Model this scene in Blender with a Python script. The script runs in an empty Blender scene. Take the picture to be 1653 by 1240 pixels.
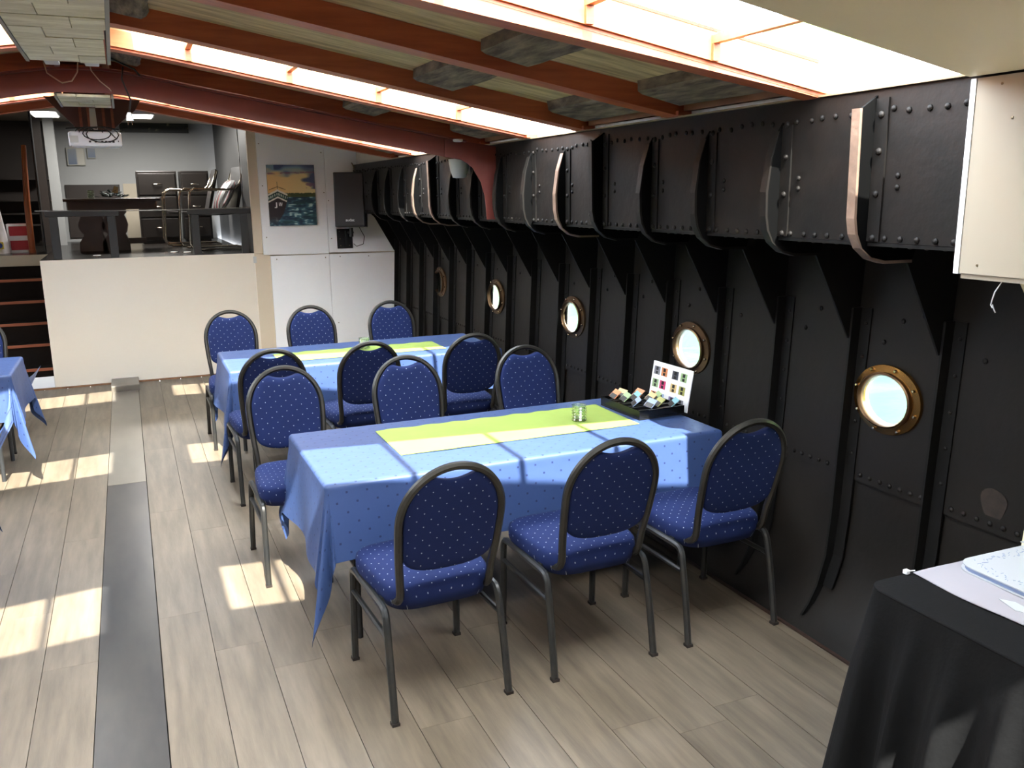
import bpy, bmesh, math, random
from mathutils import Vector, Matrix
random.seed(7)
S = bpy.context.scene
COL = S.collection
PI = math.pi

# ------------------------------------------------------------------ camera
cam_d = bpy.data.cameras.new('camera')
cam = bpy.data.objects.new('camera', cam_d)
COL.objects.link(cam)
_r = Vector((0.91638204, -0.40015438, -0.01097352))
_u = Vector((0.09523726, 0.19131042, 0.97689825))
_f = Vector((0.38881077, 0.8962571, -0.21342304))
cam.matrix_world = Matrix(((_r.x, _u.x, -_f.x, 0), (_r.y, _u.y, -_f.y, 0), (_r.z, _u.z, -_f.z, 1.75), (0, 0, 0, 1)))
cam_d.sensor_fit = 'HORIZONTAL'
cam_d.sensor_width = 36.0
cam_d.lens = 36.0 * 1408.4 / 1653.0
cam_d.clip_start = 0.05
S.camera = cam

# ------------------------------------------------------------------ view, world, sun
vs = S.view_settings
vs.view_transform = 'Standard'
vs.look = 'None'
vs.gamma = 1.0
vs.use_curve_mapping = False
vs.exposure = 2.8
S.cycles.use_denoising = True
S.cycles.max_bounces = 10
S.cycles.diffuse_bounces = 6
S.cycles.glossy_bounces = 4
S.cycles.transparent_max_bounces = 12
S.cycles.caustics_reflective = False
S.cycles.caustics_refractive = False
S.cycles.sample_clamp_indirect = 6.0

W = bpy.data.worlds.new('sky')
S.world = W
W.use_nodes = True
nt = W.node_tree
nt.nodes.clear()
wo = nt.nodes.new('ShaderNodeOutputWorld')
bg = nt.nodes.new('ShaderNodeBackground')
tc = nt.nodes.new('ShaderNodeTexCoord')
ns = nt.nodes.new('ShaderNodeTexNoise')
ns.inputs['Scale'].default_value = 2.6
ns.inputs['Detail'].default_value = 6
rp = nt.nodes.new('ShaderNodeValToRGB')
rp.color_ramp.elements[0].position = 0.38
rp.color_ramp.elements[0].color = (0.60, 0.74, 0.96, 1)
rp.color_ramp.elements[1].position = 0.56
rp.color_ramp.elements[1].color = (1.0, 0.985, 0.96, 1)
nt.links.new(tc.outputs['Generated'], ns.inputs['Vector'])
nt.links.new(ns.outputs['Fac'], rp.inputs['Fac'])
nt.links.new(rp.outputs['Color'], bg.inputs['Color'])
bg.inputs['Strength'].default_value = 4.6
nt.links.new(bg.outputs['Background'], wo.inputs['Surface'])

SUN_DIR = Vector((0.06, 0.75, -1.0)).normalized()
sl = bpy.data.lights.new('sun', 'SUN')
sl.energy = 5.4
sl.angle = math.radians(0.6)
sl.color = (1.0, 0.95, 0.87)
sun = bpy.data.objects.new('sun', sl)
COL.objects.link(sun)
sun.rotation_euler = (-SUN_DIR).to_track_quat('Z', 'Y').to_euler()

# ------------------------------------------------------------------ materials
def lin(c):
    return tuple(((v / 255.0) / 12.92 if v / 255.0 <= 0.04045 else ((v / 255.0 + 0.055) / 1.055) ** 2.4) for v in c) + (1.0,)

def mat(name, c, rough=0.5, metal=0.0, c2=None, scale=6.0, stretch=(1, 1, 1), bump=0.0, bscale=60.0, lo=0.35, hi=0.65,
        rand=0.0, emit=None, spec=0.5, sheen=0.0, detail=5.0):
    m = bpy.data.materials.new(name)
    m.use_nodes = True
    t = m.node_tree
    b = t.nodes['Principled BSDF']
    b.inputs['Roughness'].default_value = rough
    b.inputs['Metallic'].default_value = metal
    b.inputs['Specular IOR Level'].default_value = spec
    if sheen:
        b.inputs['Sheen Weight'].default_value = sheen
    b.inputs['Base Color'].default_value = lin(c)
    co = None
    if c2 or bump:
        tx = t.nodes.new('ShaderNodeTexCoord')
        mp = t.nodes.new('ShaderNodeMapping')
        mp.inputs['Scale'].default_value = stretch
        if rand:
            oi = t.nodes.new('ShaderNodeObjectInfo')
            vm = t.nodes.new('ShaderNodeVectorMath')
            vm.operation = 'ADD'
            sc = t.nodes.new('ShaderNodeVectorMath')
            sc.operation = 'SCALE'
            sc.inputs['Scale'].default_value = 40.0
            cx = t.nodes.new('ShaderNodeCombineXYZ')
            for k in range(3):
                t.links.new(oi.outputs['Random'], cx.inputs[k])
            t.links.new(cx.outputs[0], sc.inputs[0])
            t.links.new(tx.outputs['Object'], vm.inputs[0])
            t.links.new(sc.outputs[0], vm.inputs[1])
            t.links.new(vm.outputs[0], mp.inputs['Vector'])
        else:
            t.links.new(tx.outputs['Object'], mp.inputs['Vector'])
        co = mp.outputs['Vector']
    if c2:
        n = t.nodes.new('ShaderNodeTexNoise')
        n.inputs['Scale'].default_value = scale
        n.inputs['Detail'].default_value = detail
        n.inputs['Roughness'].default_value = 0.6
        t.links.new(co, n.inputs['Vector'])
        r = t.nodes.new('ShaderNodeValToRGB')
        r.color_ramp.elements[0].position = lo
        r.color_ramp.elements[0].color = lin(c)
        r.color_ramp.elements[1].position = hi
        r.color_ramp.elements[1].color = lin(c2)
        t.links.new(n.outputs['Fac'], r.inputs['Fac'])
        out = r.outputs['Color']
        if rand:
            hs = t.nodes.new('ShaderNodeHueSaturation')
            mr = t.nodes.new('ShaderNodeMapRange')
            mr.inputs['To Min'].default_value = 1.0 - rand
            mr.inputs['To Max'].default_value = 1.0 + rand
            t.links.new(oi.outputs['Random'], mr.inputs['Value'])
            t.links.new(mr.outputs['Result'], hs.inputs['Value'])
            t.links.new(out, hs.inputs['Color'])
            out = hs.outputs['Color']
        t.links.new(out, b.inputs['Base Color'])
    if bump:
        n2 = t.nodes.new('ShaderNodeTexNoise')
        n2.inputs['Scale'].default_value = bscale
        n2.inputs['Detail'].default_value = 3
        t.links.new(co, n2.inputs['Vector'])
        bp = t.nodes.new('ShaderNodeBump')
        bp.inputs['Strength'].default_value = bump
        bp.inputs['Distance'].default_value = 0.01
        t.links.new(n2.outputs['Fac'], bp.inputs['Height'])
        t.links.new(bp.outputs['Normal'], b.inputs['Normal'])
    if emit:
        b.inputs['Emission Color'].default_value = lin(emit[0])
        b.inputs['Emission Strength'].default_value = emit[1]
    return m

def glass(name, tint=(1, 1, 1), gloss=0.08, rough=0.02):
    m = bpy.data.materials.new(name)
    m.use_nodes = True
    t = m.node_tree
    t.nodes.clear()
    o = t.nodes.new('ShaderNodeOutputMaterial')
    mx = t.nodes.new('ShaderNodeMixShader')
    tr = t.nodes.new('ShaderNodeBsdfTransparent')
    tr.inputs['Color'].default_value = tint + (1,)
    gl = t.nodes.new('ShaderNodeBsdfGlossy')
    gl.inputs['Roughness'].default_value = rough
    mx.inputs['Fac'].default_value = gloss
    t.links.new(tr.outputs[0], mx.inputs[1])
    t.links.new(gl.outputs[0], mx.inputs[2])
    t.links.new(mx.outputs[0], o.inputs['Surface'])
    return m

def dotted(name, base, base2, dot, spacing, r, square=False, rough=0.8, sheen=0.0, bump=0.0, spec=0.3):
    """fabric with a staggered print of small dots, laid out in the cloth's own UV (metres)"""
    m = bpy.data.materials.new(name)
    m.use_nodes = True
    t = m.node_tree
    b = t.nodes['Principled BSDF']
    b.inputs['Roughness'].default_value = rough
    b.inputs['Specular IOR Level'].default_value = spec
    b.inputs['Sheen Weight'].default_value = sheen
    uv = t.nodes.new('ShaderNodeTexCoord')
    def mask(off):
        a = t.nodes.new('ShaderNodeVectorMath'); a.operation = 'ADD'
        a.inputs[1].default_value = (off, off, 0)
        d = t.nodes.new('ShaderNodeVectorMath'); d.operation = 'SCALE'
        d.inputs['Scale'].default_value = 1.0 / spacing
        f = t.nodes.new('ShaderNodeVectorMath'); f.operation = 'FRACTION'
        s = t.nodes.new('ShaderNodeVectorMath'); s.operation = 'SUBTRACT'
        s.inputs[1].default_value = (0.5, 0.5, 0)
        mu = t.nodes.new('ShaderNodeVectorMath'); mu.operation = 'MULTIPLY'
        mu.inputs[1].default_value = (1, 1, 0)
        t.links.new(uv.outputs['UV'], a.inputs[0]); t.links.new(a.outputs[0], d.inputs[0]); t.links.new(d.outputs[0], f.inputs[0])
        t.links.new(f.outputs[0], s.inputs[0]); t.links.new(s.outputs[0], mu.inputs[0])
        if square:
            ab = t.nodes.new('ShaderNodeVectorMath'); ab.operation = 'ABSOLUTE'
            t.links.new(mu.outputs[0], ab.inputs[0])
            sx = t.nodes.new('ShaderNodeSeparateXYZ'); t.links.new(ab.outputs[0], sx.inputs[0])
            mxm = t.nodes.new('ShaderNodeMath'); mxm.operation = 'MAXIMUM'
            t.links.new(sx.outputs[0], mxm.inputs[0]); t.links.new(sx.outputs[1], mxm.inputs[1])
            val = mxm.outputs[0]
        else:
            ln = t.nodes.new('ShaderNodeVectorMath'); ln.operation = 'LENGTH'
            t.links.new(mu.outputs[0], ln.inputs[0])
            val = ln.outputs['Value']
        lt = t.nodes.new('ShaderNodeMath'); lt.operation = 'LESS_THAN'
        lt.inputs[1].default_value = r / spacing
        t.links.new(val, lt.inputs[0])
        return lt.outputs[0]
    mm = t.nodes.new('ShaderNodeMath'); mm.operation = 'MAXIMUM'
    t.links.new(mask(0.0), mm.inputs[0]); t.links.new(mask(spacing / 2), mm.inputs[1])
    no = t.nodes.new('ShaderNodeTexNoise'); no.inputs['Scale'].default_value = 9.0; no.inputs['Detail'].default_value = 4
    t.links.new(uv.outputs['UV'], no.inputs['Vector'])
    mb = t.nodes.new('ShaderNodeMix'); mb.data_type = 'RGBA'
    mb.inputs[6].default_value = lin(base); mb.inputs[7].default_value = lin(base2)
    t.links.new(no.outputs['Fac'], mb.inputs[0])
    mx = t.nodes.new('ShaderNodeMix'); mx.data_type = 'RGBA'
    t.links.new(mm.outputs[0], mx.inputs[0]); t.links.new(mb.outputs[2], mx.inputs[6])
    mx.inputs[7].default_value = lin(dot)
    t.links.new(mx.outputs[2], b.inputs['Base Color'])
    if bump:
        n2 = t.nodes.new('ShaderNodeTexNoise'); n2.inputs['Scale'].default_value = 14.0; n2.inputs['Detail'].default_value = 2
        t.links.new(uv.outputs['UV'], n2.inputs['Vector'])
        bp = t.nodes.new('ShaderNodeBump'); bp.inputs['Strength'].default_value = bump; bp.inputs['Distance'].default_value = 0.02
        t.links.new(n2.outputs['Fac'], bp.inputs['Height']); t.links.new(bp.outputs['Normal'], b.inputs['Normal'])
    return m

def vcol(name, rough=0.6):
    m = bpy.data.materials.new(name)
    m.use_nodes = True
    t = m.node_tree
    a = t.nodes.new('ShaderNodeVertexColor'); a.layer_name = 'Col'
    t.links.new(a.outputs['Color'], t.nodes['Principled BSDF'].inputs['Base Color'])
    t.nodes['Principled BSDF'].inputs['Roughness'].default_value = rough
    return m

MT = {}
MT['plank'] = mat('washed_oak_laminate', (80, 70, 57), 0.45, c2=(114, 101, 85), scale=3.0, stretch=(7, 0.7, 1), rand=0.05, lo=0.25, hi=0.68, bump=0.05, bscale=40)
MT['gap'] = mat('dark_joint', (40, 34, 28), 0.9)
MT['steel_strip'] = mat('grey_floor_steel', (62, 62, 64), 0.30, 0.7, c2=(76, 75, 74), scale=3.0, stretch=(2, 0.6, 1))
MT['steel_far'] = mat('floor_steel_wall_reflection', (112, 105, 95), 0.34, 0.45, c2=(122, 115, 104), scale=3.0, stretch=(2, 0.6, 1))  # same steel as the near plate, white wall's reflection painted in as tan
MT['iron'] = mat('black_painted_iron', (21, 18, 15), 0.6, 0.0, c2=(30, 25, 20), scale=2.2, lo=0.42, hi=0.85, bump=0.16, bscale=22, spec=0.25)
MT['iron_coam'] = mat('rusty_black_iron', (16, 14, 12), 0.58, 0.0, c2=(30, 23, 19), scale=3.0, lo=0.40, hi=0.80, bump=0.18, bscale=26, spec=0.25)
MT['iron_plate'] = mat('matt_black_plate', (7, 7, 7), 0.8, spec=0.05)
MT['iron_bare_sunlit'] = mat('worn_bare_iron_sunlit', (136, 112, 96), 0.55, 0.1, c2=(92, 74, 62), scale=8.0, lo=0.35, hi=0.7, bump=0.15, bscale=40)  # bare worn metal, also carrying the sunlight on the ribbons in its colour
MT['iron_dark'] = mat('black_iron', (14, 13, 12), 0.65, 0.0, c2=(22, 20, 18), scale=3.0, lo=0.4, hi=0.8, bump=0.1, bscale=30, spec=0.2)
MT['rust'] = mat('rust_patch', (54, 41, 32), 0.9, c2=(36, 29, 24), scale=20)
MT['maroon'] = mat('maroon_painted_steel', (112, 54, 47), 0.5, c2=(96, 45, 40), scale=4)
MT['rafter'] = mat('red_brown_timber', (188, 102, 64), 0.45, c2=(158, 80, 50), scale=2.0, stretch=(1.2, 14, 14), lo=0.35, hi=0.65)
MT['pine'] = mat('orange_pine', (196, 128, 78), 0.5, c2=(176, 106, 62), scale=2.0, stretch=(1.0, 12, 12))
MT['oldwood'] = mat('weathered_grey_boards', (222, 198, 150), 0.85, c2=(150, 130, 98), scale=2.5, stretch=(0.8, 12, 6), lo=0.3, hi=0.7, bump=0.3, bscale=18)
MT['oldcleat'] = mat('weathered_dark_oak', (146, 130, 108), 0.9, c2=(74, 62, 52), scale=5.0, stretch=(6, 1, 3), lo=0.3, hi=0.62, bump=0.4, bscale=20)
MT['fascia'] = mat('plain_brown_timber', (150, 108, 74), 0.6, c2=(120, 80, 52), scale=3, stretch=(4, 1, 4))
MT['ledge'] = mat('pale_ledge_timber', (150, 134, 104), 0.7, c2=(128, 110, 84), scale=3)
MT['cream'] = mat('cream_painted_board', (168, 159, 142), 0.55, c2=(163, 154, 137), scale=1.5)
MT['soffit'] = mat('beige_painted_soffit', (242, 228, 190), 0.6, c2=(238, 223, 184), scale=1.5)
MT['white'] = mat('white_painted_panel', (246, 249, 251), 0.5, c2=(243, 246, 249), scale=1.2)
MT['gloss_white'] = mat('white_lacquered_panel', (232, 224, 210), 0.33, c2=(229, 220, 205), scale=0.8)
MT['beige'] = mat('beige_painted_post', (214, 200, 178), 0.55, c2=(210, 195, 172), scale=1.5)
MT['emboss'] = mat('cream_grained_board', (240, 238, 212), 0.38, c2=(208, 204, 172), scale=2.2, stretch=(2.2, 7, 3), lo=0.40, hi=0.56, bump=0.4, bscale=14, rand=0.03)
MT['greyside'] = mat('grey_board_edge', (150, 150, 142), 0.6)
MT['screw'] = mat('screw_metal', (120, 110, 90), 0.4, 0.8)
MT['glass_sky'] = glass('skylight_glass', (0.96, 0.98, 0.98), 0.05)
MT['glass_port'] = glass('porthole_glass', (0.93, 0.97, 0.95), 0.06)
MT['cupglass'] = glass('cut_glass', (0.84, 0.90, 0.82), 0.28, 0.08)
MT['brass'] = mat('aged_brass', (186, 138, 72), 0.27, 1.0, c2=(140, 98, 58), scale=9, lo=0.35, hi=0.75)
MT['bronze'] = mat('dark_bronze', (104, 82, 60), 0.42, 1.0, c2=(84, 64, 48), scale=8)
MT['bolt'] = mat('bright_bolt', (190, 170, 140), 0.25, 1.0)
MT['frame'] = mat('gunmetal_tube', (46, 44, 40), 0.36, 0.4, c2=(55, 52, 47), scale=12)
MT['leg'] = mat('black_grey_tube', (50, 51, 52), 0.38, 0.5, c2=(62, 60, 56), scale=12)
MT['foot'] = mat('dark_foot_cap', (38, 30, 25), 0.7)
MT['navy'] = dotted('navy_dotted_upholstery', (15, 29, 72), (20, 36, 84), (160, 168, 178), 0.0500, 0.0022, rough=0.85)
MT['cloth'] = dotted('blue_satin_cloth', (51, 70, 112), (56, 76, 119), (28, 40, 80), 0.078, 0.0042, square=True, rough=0.50, spec=0.45, bump=0.10)
MT['lime'] = mat('lime_green_cloth', (142, 164, 76), 0.85, c2=(136, 157, 71), scale=6, bump=0.03)
MT['blackcloth'] = mat('black_skirt_cloth', (11, 11, 12), 0.9, c2=(14, 14, 15), scale=30, spec=0.15, bump=0.12, bscale=90)
MT['lilac'] = mat('lilac_cloth', (150, 147, 153), 0.8, bump=0.1, bscale=20)
MT['paper'] = mat('white_paper', (236, 238, 240), 0.5)
MT['bookpaper'] = mat('white_book_paper', (172, 176, 180), 0.5)
MT['bluepaper'] = mat('blue_grey_page_edges', (120, 135, 170), 0.6)
MT['blk'] = mat('black_plastic', (22, 22, 23), 0.45)
MT['blkgloss'] = mat('black_lacquer', (20, 20, 20), 0.22)
MT['stagefloor'] = mat('black_gloss_deck', (24, 22, 20), 0.22, c2=(32, 29, 26), scale=4)
MT['blkmetal'] = mat('dark_painted_steel', (42, 43, 44), 0.5)
MT['chrome'] = mat('chrome_tube', (190, 178, 160), 0.18, 1.0)
MT['greywall'] = mat('grey_cabin_wall', (150, 152, 152), 0.7, c2=(144, 146, 146), scale=1)
MT['darkwall'] = mat('dark_cabin_wall', (44, 36, 32), 0.6, c2=(34, 28, 25), scale=2)
MT['darkpanel'] = mat('charcoal_cabin_wall', (62, 62, 62), 0.5)
MT['riser'] = mat('dark_stair_board', (30, 24, 21), 0.85, c2=(24, 20, 18), scale=3, spec=0.1)
MT['gusset'] = mat('dark_brown_board', (96, 60, 46), 0.6, c2=(78, 46, 36), scale=3)
MT['nosing'] = mat('red_wood_nosing', (150, 88, 60), 0.7, c2=(130, 70, 46), scale=3, stretch=(1, 8, 8))
MT['copper'] = mat('varnished_round_timber', (166, 92, 48), 0.32, c2=(140, 72, 36), scale=2, stretch=(8, 8, 1))
MT['desk'] = mat('dark_carved_oak', (58, 40, 32), 0.45, c2=(42, 30, 25), scale=3)
MT['leather'] = mat('black_leather', (36, 34, 34), 0.4, bump=0.1, bscale=60)
MT['chest'] = mat('black_brown_lacquer', (20, 17, 15), 0.4)
MT['teal'] = mat('teal_leaf', (58, 82, 80), 0.7, c2=(38, 58, 56), scale=20)
MT['red'] = mat('red_carton', (170, 40, 52), 0.6)
MT['bagw'] = mat('white_plastic_bag', (214, 210, 212), 0.45, bump=0.35, bscale=12)
MT['yellow'] = mat('yellow_print', (225, 200, 60), 0.5)
MT['blue'] = mat('blue_print', (40, 60, 140), 0.5)
MT['lampon'] = mat('lit_lamp_diffuser', (255, 255, 255), 0.5, emit=((255, 250, 240), 1.6))
MT['plastic'] = mat('white_plastic', (222, 224, 228), 0.35)
MT['plasticgrey'] = mat('grey_white_plastic', (196, 198, 196), 0.4)
MT['cable'] = mat('black_cable', (16, 16, 18), 0.5)
MT['wcable'] = mat('pale_cable', (170, 150, 130), 0.5)
MT['wire'] = mat('steel_wire', (150, 150, 150), 0.3, 0.8)
MT['water'] = mat('canal_water', (40, 62, 62), 0.10, bump=0.35, bscale=5, spec=0.8)
MT['bank'] = mat('green_bank', (104, 128, 62), 0.9, c2=(66, 96, 48), scale=1.2)
MT['brickwall'] = mat('pale_quay_wall', (176, 166, 150), 0.9, c2=(150, 138, 122), scale=2)
MT['art'] = vcol('painted_canvas')
for nm, c in dict(tea_orange=(206, 130, 84), tea_green=(150, 176, 130), tea_blue=(150, 170, 205), tea_sand=(204, 180, 128), tea_olive=(160, 160, 92),
                  tea_aqua=(128, 180, 190), tea_pink=(196, 60, 108), tea_grey=(120, 120, 128), tea_violet=(130, 120, 160), tea_slate=(70, 72, 82)).items():
    MT[nm] = mat('print_' + nm, c, 0.5)

# ------------------------------------------------------------------ mesh helpers
class B:
    def __init__(s):
        s.b = bmesh.new()
        s.uv = None
    def box(s, x0, x1, y0, y1, z0, z1, M=None, taper=None):
        vs_ = [Vector((x, y, z)) for z in (z0, z1) for y in (y0, y1) for x in (x0, x1)]
        if M:
            vs_ = [M @ v for v in vs_]
        v = [s.b.verts.new(p) for p in vs_]
        for f in ((0, 2, 3, 1), (4, 5, 7, 6), (0, 1, 5, 4), (2, 6, 7, 3), (0, 4, 6, 2), (1, 3, 7, 5)):
            s.b.faces.new([v[i] for i in f])
        return s
    def prism(s, pts, axis, a, c, M=None):
        """polygon pts (2D) extruded along axis from a to c; axis 'x': pts=(y,z); 'y': pts=(x,z); 'z': pts=(x,y)"""
        def P(p, t):
            q = {'x': (t, p[0], p[1]), 'y': (p[0], t, p[1]), 'z': (p[0], p[1], t)}[axis]
            q = Vector(q)
            return M @ q if M else q
        A = [s.b.verts.new(P(p, a)) for p in pts]
        C = [s.b.verts.new(P(p, c)) for p in pts]
        n = len(pts)
        s.b.faces.new(A)
        s.b.faces.new(C[::-1])
        for i in range(n):
            s.b.faces.new((A[i], C[i], C[(i + 1) % n], A[(i + 1) % n]))
        return s
    def tube(s, pts, rx, rz=None, seg=8, closed=False, square=0.0, cap=True):
        """sweep along pts; rx may be a list of radii"""
        pts = [Vector(p) for p in pts]
        n = len(pts)
        rings = []
        prev = None
        for i, p in enumerate(pts):
            if closed:
                d = (pts[(i + 1) % n] - pts[i - 1]).normalized()
            else:
                d = (pts[min(i + 1, n - 1)] - pts[max(i - 1, 0)]).normalized()
            if prev is None:
                ref = Vector((0, 0, 1)) if abs(d.z) < 0.9 else Vector((1, 0, 0))
                a = d.cross(ref).normalized()
            else:
                a = (prev - d * prev.dot(d)).normalized()
            prev = a
            b_ = d.cross(a)
            r1 = rx[i] if isinstance(rx, (list, tuple)) else rx
            r2 = rz if rz is not None else r1
            ring = []
            for k in range(seg):
                t = 2 * PI * (k + 0.5) / seg
                ct, st = math.cos(t), math.sin(t)
                q = 1.0
                if square:
                    q = 1.0 / max(abs(ct), abs(st)) * square + (1 - square)
                ring.append(s.b.verts.new(p + a * (ct * r1 * q) + b_ * (st * r2 * q)))
            rings.append(ring)
        m = n if closed else n - 1
        for i in range(m):
            A, C = rings[i], rings[(i + 1) % n]
            for k in range(seg):
                s.b.faces.new((A[k], A[(k + 1) % seg], C[(k + 1) % seg], C[k]))
        if cap and not closed:
            s.b.faces.new(rings[0][::-1])
            s.b.faces.new(rings[-1])
        return s
    def lathe(s, prof, c=(0, 0, 0), axis='z', seg=24, close=False):
        """prof: list of (r, h)"""
        c = Vector(c)
        rings = []
        for r, h in prof:
            ring = []
            for k in range(seg):
                t = 2 * PI * k / seg
                x, y = r * math.cos(t), r * math.sin(t)
                q = {'z': (x, y, h), 'x': (h, x, y), 'y': (x, h, y)}[axis]
                ring.append(s.b.verts.new(c + Vector(q)))
            rings.append(ring)
        m = len(rings) if close else len(rings) - 1
        for i in range(m):
            A, C = rings[i], rings[(i + 1) % len(rings)]
            for k in range(seg):
                s.b.faces.new((A[k], A[(k + 1) % seg], C[(k + 1) % seg], C[k]))
        if not close:
            if prof[0][0] > 1e-6:
                s.b.faces.new(rings[0][::-1])
            if prof[-1][0] > 1e-6:
                s.b.faces.new(rings[-1])
        return s
    def grid(s, fn, us, vs_, thick=None, uvfn=None):
        R = [[s.b.verts.new(Vector(fn(u, v))) for v in vs_] for u in us]
        if uvfn and s.uv is None:
            s.uv = s.b.loops.layers.uv.new('UVMap')
        for i in range(len(us) - 1):
            for j in range(len(vs_) - 1):
                f = s.b.faces.new((R[i][j], R[i + 1][j], R[i + 1][j + 1], R[i][j + 1]))
                if uvfn:
                    for l, (a, c) in zip(f.loops, ((i, j), (i + 1, j), (i + 1, j + 1), (i, j + 1))):
                        l[s.uv].uv = uvfn(us[a], vs_[c])
        return s
    def done(s, name, m, parent=None, smooth=False, bevel=0.0, loc=None, weld=False):
        if weld:
            bmesh.ops.remove_doubles(s.b, verts=s.b.verts, dist=1e-5)
        bmesh.ops.recalc_face_normals(s.b, faces=s.b.faces)
        me = bpy.data.meshes.new(name)
        s.b.to_mesh(me)
        s.b.free()
        me.materials.append(MT[m] if isinstance(m, str) else m)
        if smooth:
            me.polygons.foreach_set('use_smooth', [True] * len(me.polygons))
            if smooth != 'all':
                me.set_sharp_from_angle(angle=math.radians(40))
        o = bpy.data.objects.new(name, me)
        COL.objects.link(o)
        if parent:
            o.parent = parent
        if loc:
            o.location = loc
        if bevel:
            md = o.modifiers.new('bevel', 'BEVEL')
            md.width = bevel
            md.segments = 2
            md.limit_method = 'ANGLE'
        return o

def empty(name, loc=(0, 0, 0), rz=0.0, parent=None):
    o = bpy.data.objects.new(name, None)
    o.empty_display_size = 0.1
    COL.objects.link(o)
    o.location = loc
    o.rotation_euler = (0, 0, rz)
    if parent:
        o.parent = parent
    return o

def tag(o, label=None, cat=None, group=None, kind=None):
    if label: o['label'] = label
    if cat: o['category'] = cat
    if group: o['group'] = group
    if kind: o['kind'] = kind
    return o

def thing(name, label, cat, loc=(0, 0, 0), rz=0.0, group=None):
    return tag(empty(name, loc, rz), label, cat, group)

def struct(name, label=None):
    return tag(empty(name), label, None, None, 'structure')

def inst(me, name, parent, loc=(0, 0, 0), rot=(0, 0, 0), scale=(1, 1, 1)):
    o = bpy.data.objects.new(name, me)
    COL.objects.link(o)
    o.parent = parent
    o.location = loc
    o.rotation_euler = rot
    o.scale = scale
    return o

def arc(c, r, a0, a1, n, plane='yz', fixed=0.0):
    out = []
    for i in range(n + 1):
        a = a0 + (a1 - a0) * i / n
        p, q = c[0] + r * math.cos(a), c[1] + r * math.sin(a)
        out.append({'yz': (fixed, p, q), 'xz': (p, fixed, q), 'xy': (p, q, fixed)}[plane])
    return out

XM = -0.13            # middle of the ship
XC = 2.18             # inner face of the coaming
YW = 9.05             # far wall
def zr(x):            # underside of the rafters
    return 2.06 + 0.179 * (2.29 - math.sqrt((x - XM) ** 2 + 0.0225))
def hx(z):            # inner face of the hull plating
    P = [(-0.05, 2.33), (0.0, 2.36), (0.015, 2.39), (0.03, 2.415), (0.05, 2.444), (0.08, 2.475), (0.11, 2.498), (0.15, 2.522), (0.20, 2.544), (0.28, 2.566), (0.36, 2.577), (0.45, 2.584), (0.62, 2.592), (1.2, 2.620), (1.7, 2.645)]
    for (a, xa), (c, xb) in zip(P, P[1:]):
        if z <= c:
            return xa + (xb - xa) * (z - a) / (c - a)
    return P[-1][1]

FR = [1.71 + 0.4262 * k for k in range(18)]
FR[1], FR[2], FR[3], FR[4], FR[5] = 2.147, 2.572, 3.005, 3.424, 3.865

# ================================================================== FLOOR
floor = struct('floor', 'washed grey oak laminate floor of long boards running along the ship')
B().box(-2.9, 2.36, -6.05, YW, -0.06, -0.012).done('subfloor', 'gap', floor)
PW = 0.1935
_pl = {}
def plank(x0, x1, y0, y1):
    w, l = round(x1 - x0 - 0.0024, 4), round(y1 - y0 - 0.0008, 4)
    key = (w, l)
    if key not in _pl:
        o = B().box(-w / 2, w / 2, -l / 2, l / 2, -0.012, 0).done('plank', 'plank', floor)
        _pl[key] = o.data
    else:
        o = inst(_pl[key], 'plank', floor)
    o.location = ((x0 + x1) / 2, (y0 + y1) / 2, 0)
xs_r = [-0.030 + PW * k for k in range(13)]
offs = [5.11, 3.35, 4.5, 6.1, 3.9, 2.7, 3.1, 2.25, 4.9, 3.6, 2.9, 4.2, 3.3]
for k, x in enumerate(xs_r):
    x1 = min(x + PW, 2.34)
    if x1 - x < 0.02: continue
    cuts = sorted({-6.0, YW} | {round(offs[k] + 1.38 * j, 3) for j in range(-8, 6) if -5.9 < offs[k] + 1.38 * j < YW - 0.1})
    for a, c in zip(cuts, cuts[1:]):
        plank(x, x1, a, c)
for k in range(11):
    x1 = -0.256 - PW * k
    cuts = sorted({-6.0, YW} | {round(0.7 + (k * 0.53) % 1.38 + 1.38 * j, 3) for j in range(-5, 7) if -5.9 < 0.7 + (k * 0.53) % 1.38 + 1.38 * j < YW - 0.1})
    for a, c in zip(cuts, cuts[1:]):
        plank(x1 - PW, x1, a, c)
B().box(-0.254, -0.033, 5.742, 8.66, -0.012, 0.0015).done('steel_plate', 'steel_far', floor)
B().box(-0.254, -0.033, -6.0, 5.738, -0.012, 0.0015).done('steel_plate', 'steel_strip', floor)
o = B().box(-0.262, -0.022, 8.66, 9.045, -0.01, 0.055).done('steel_end_cover', 'steel_far', floor, bevel=0.006)
o['label'] = 'grey steel cover over the end of the floor channel'

# ================================================================== HULL SIDE (right)
wall = struct('wall_right', 'black riveted iron side of the ship with frames and portholes')
Z0D = 1.585           # underside of the coaming
Y0, Y1 = -6.0, YW
# coaming plates, butted every few frames
cuts = [Y0, FR[5] + 0.03, FR[10] + 0.03, FR[15] + 0.03, Y1]
for a, c in zip(cuts, cuts[1:]):
    B().box(XC, XC + 0.014, a + 0.001, c - 0.001, Z0D, 2.052).done('coaming_plate', 'iron_coam', wall)
B().box(XC + 0.0, XC + 0.10, Y0, Y1, Z0D - 0.012, Z0D - 0.001).done('coaming_angle', 'iron_dark', wall)
B().box(XC + 0.0145, 2.75, Y0, Y1, 1.62, 1.634).done('side_deck', 'iron_dark', wall)
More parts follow.
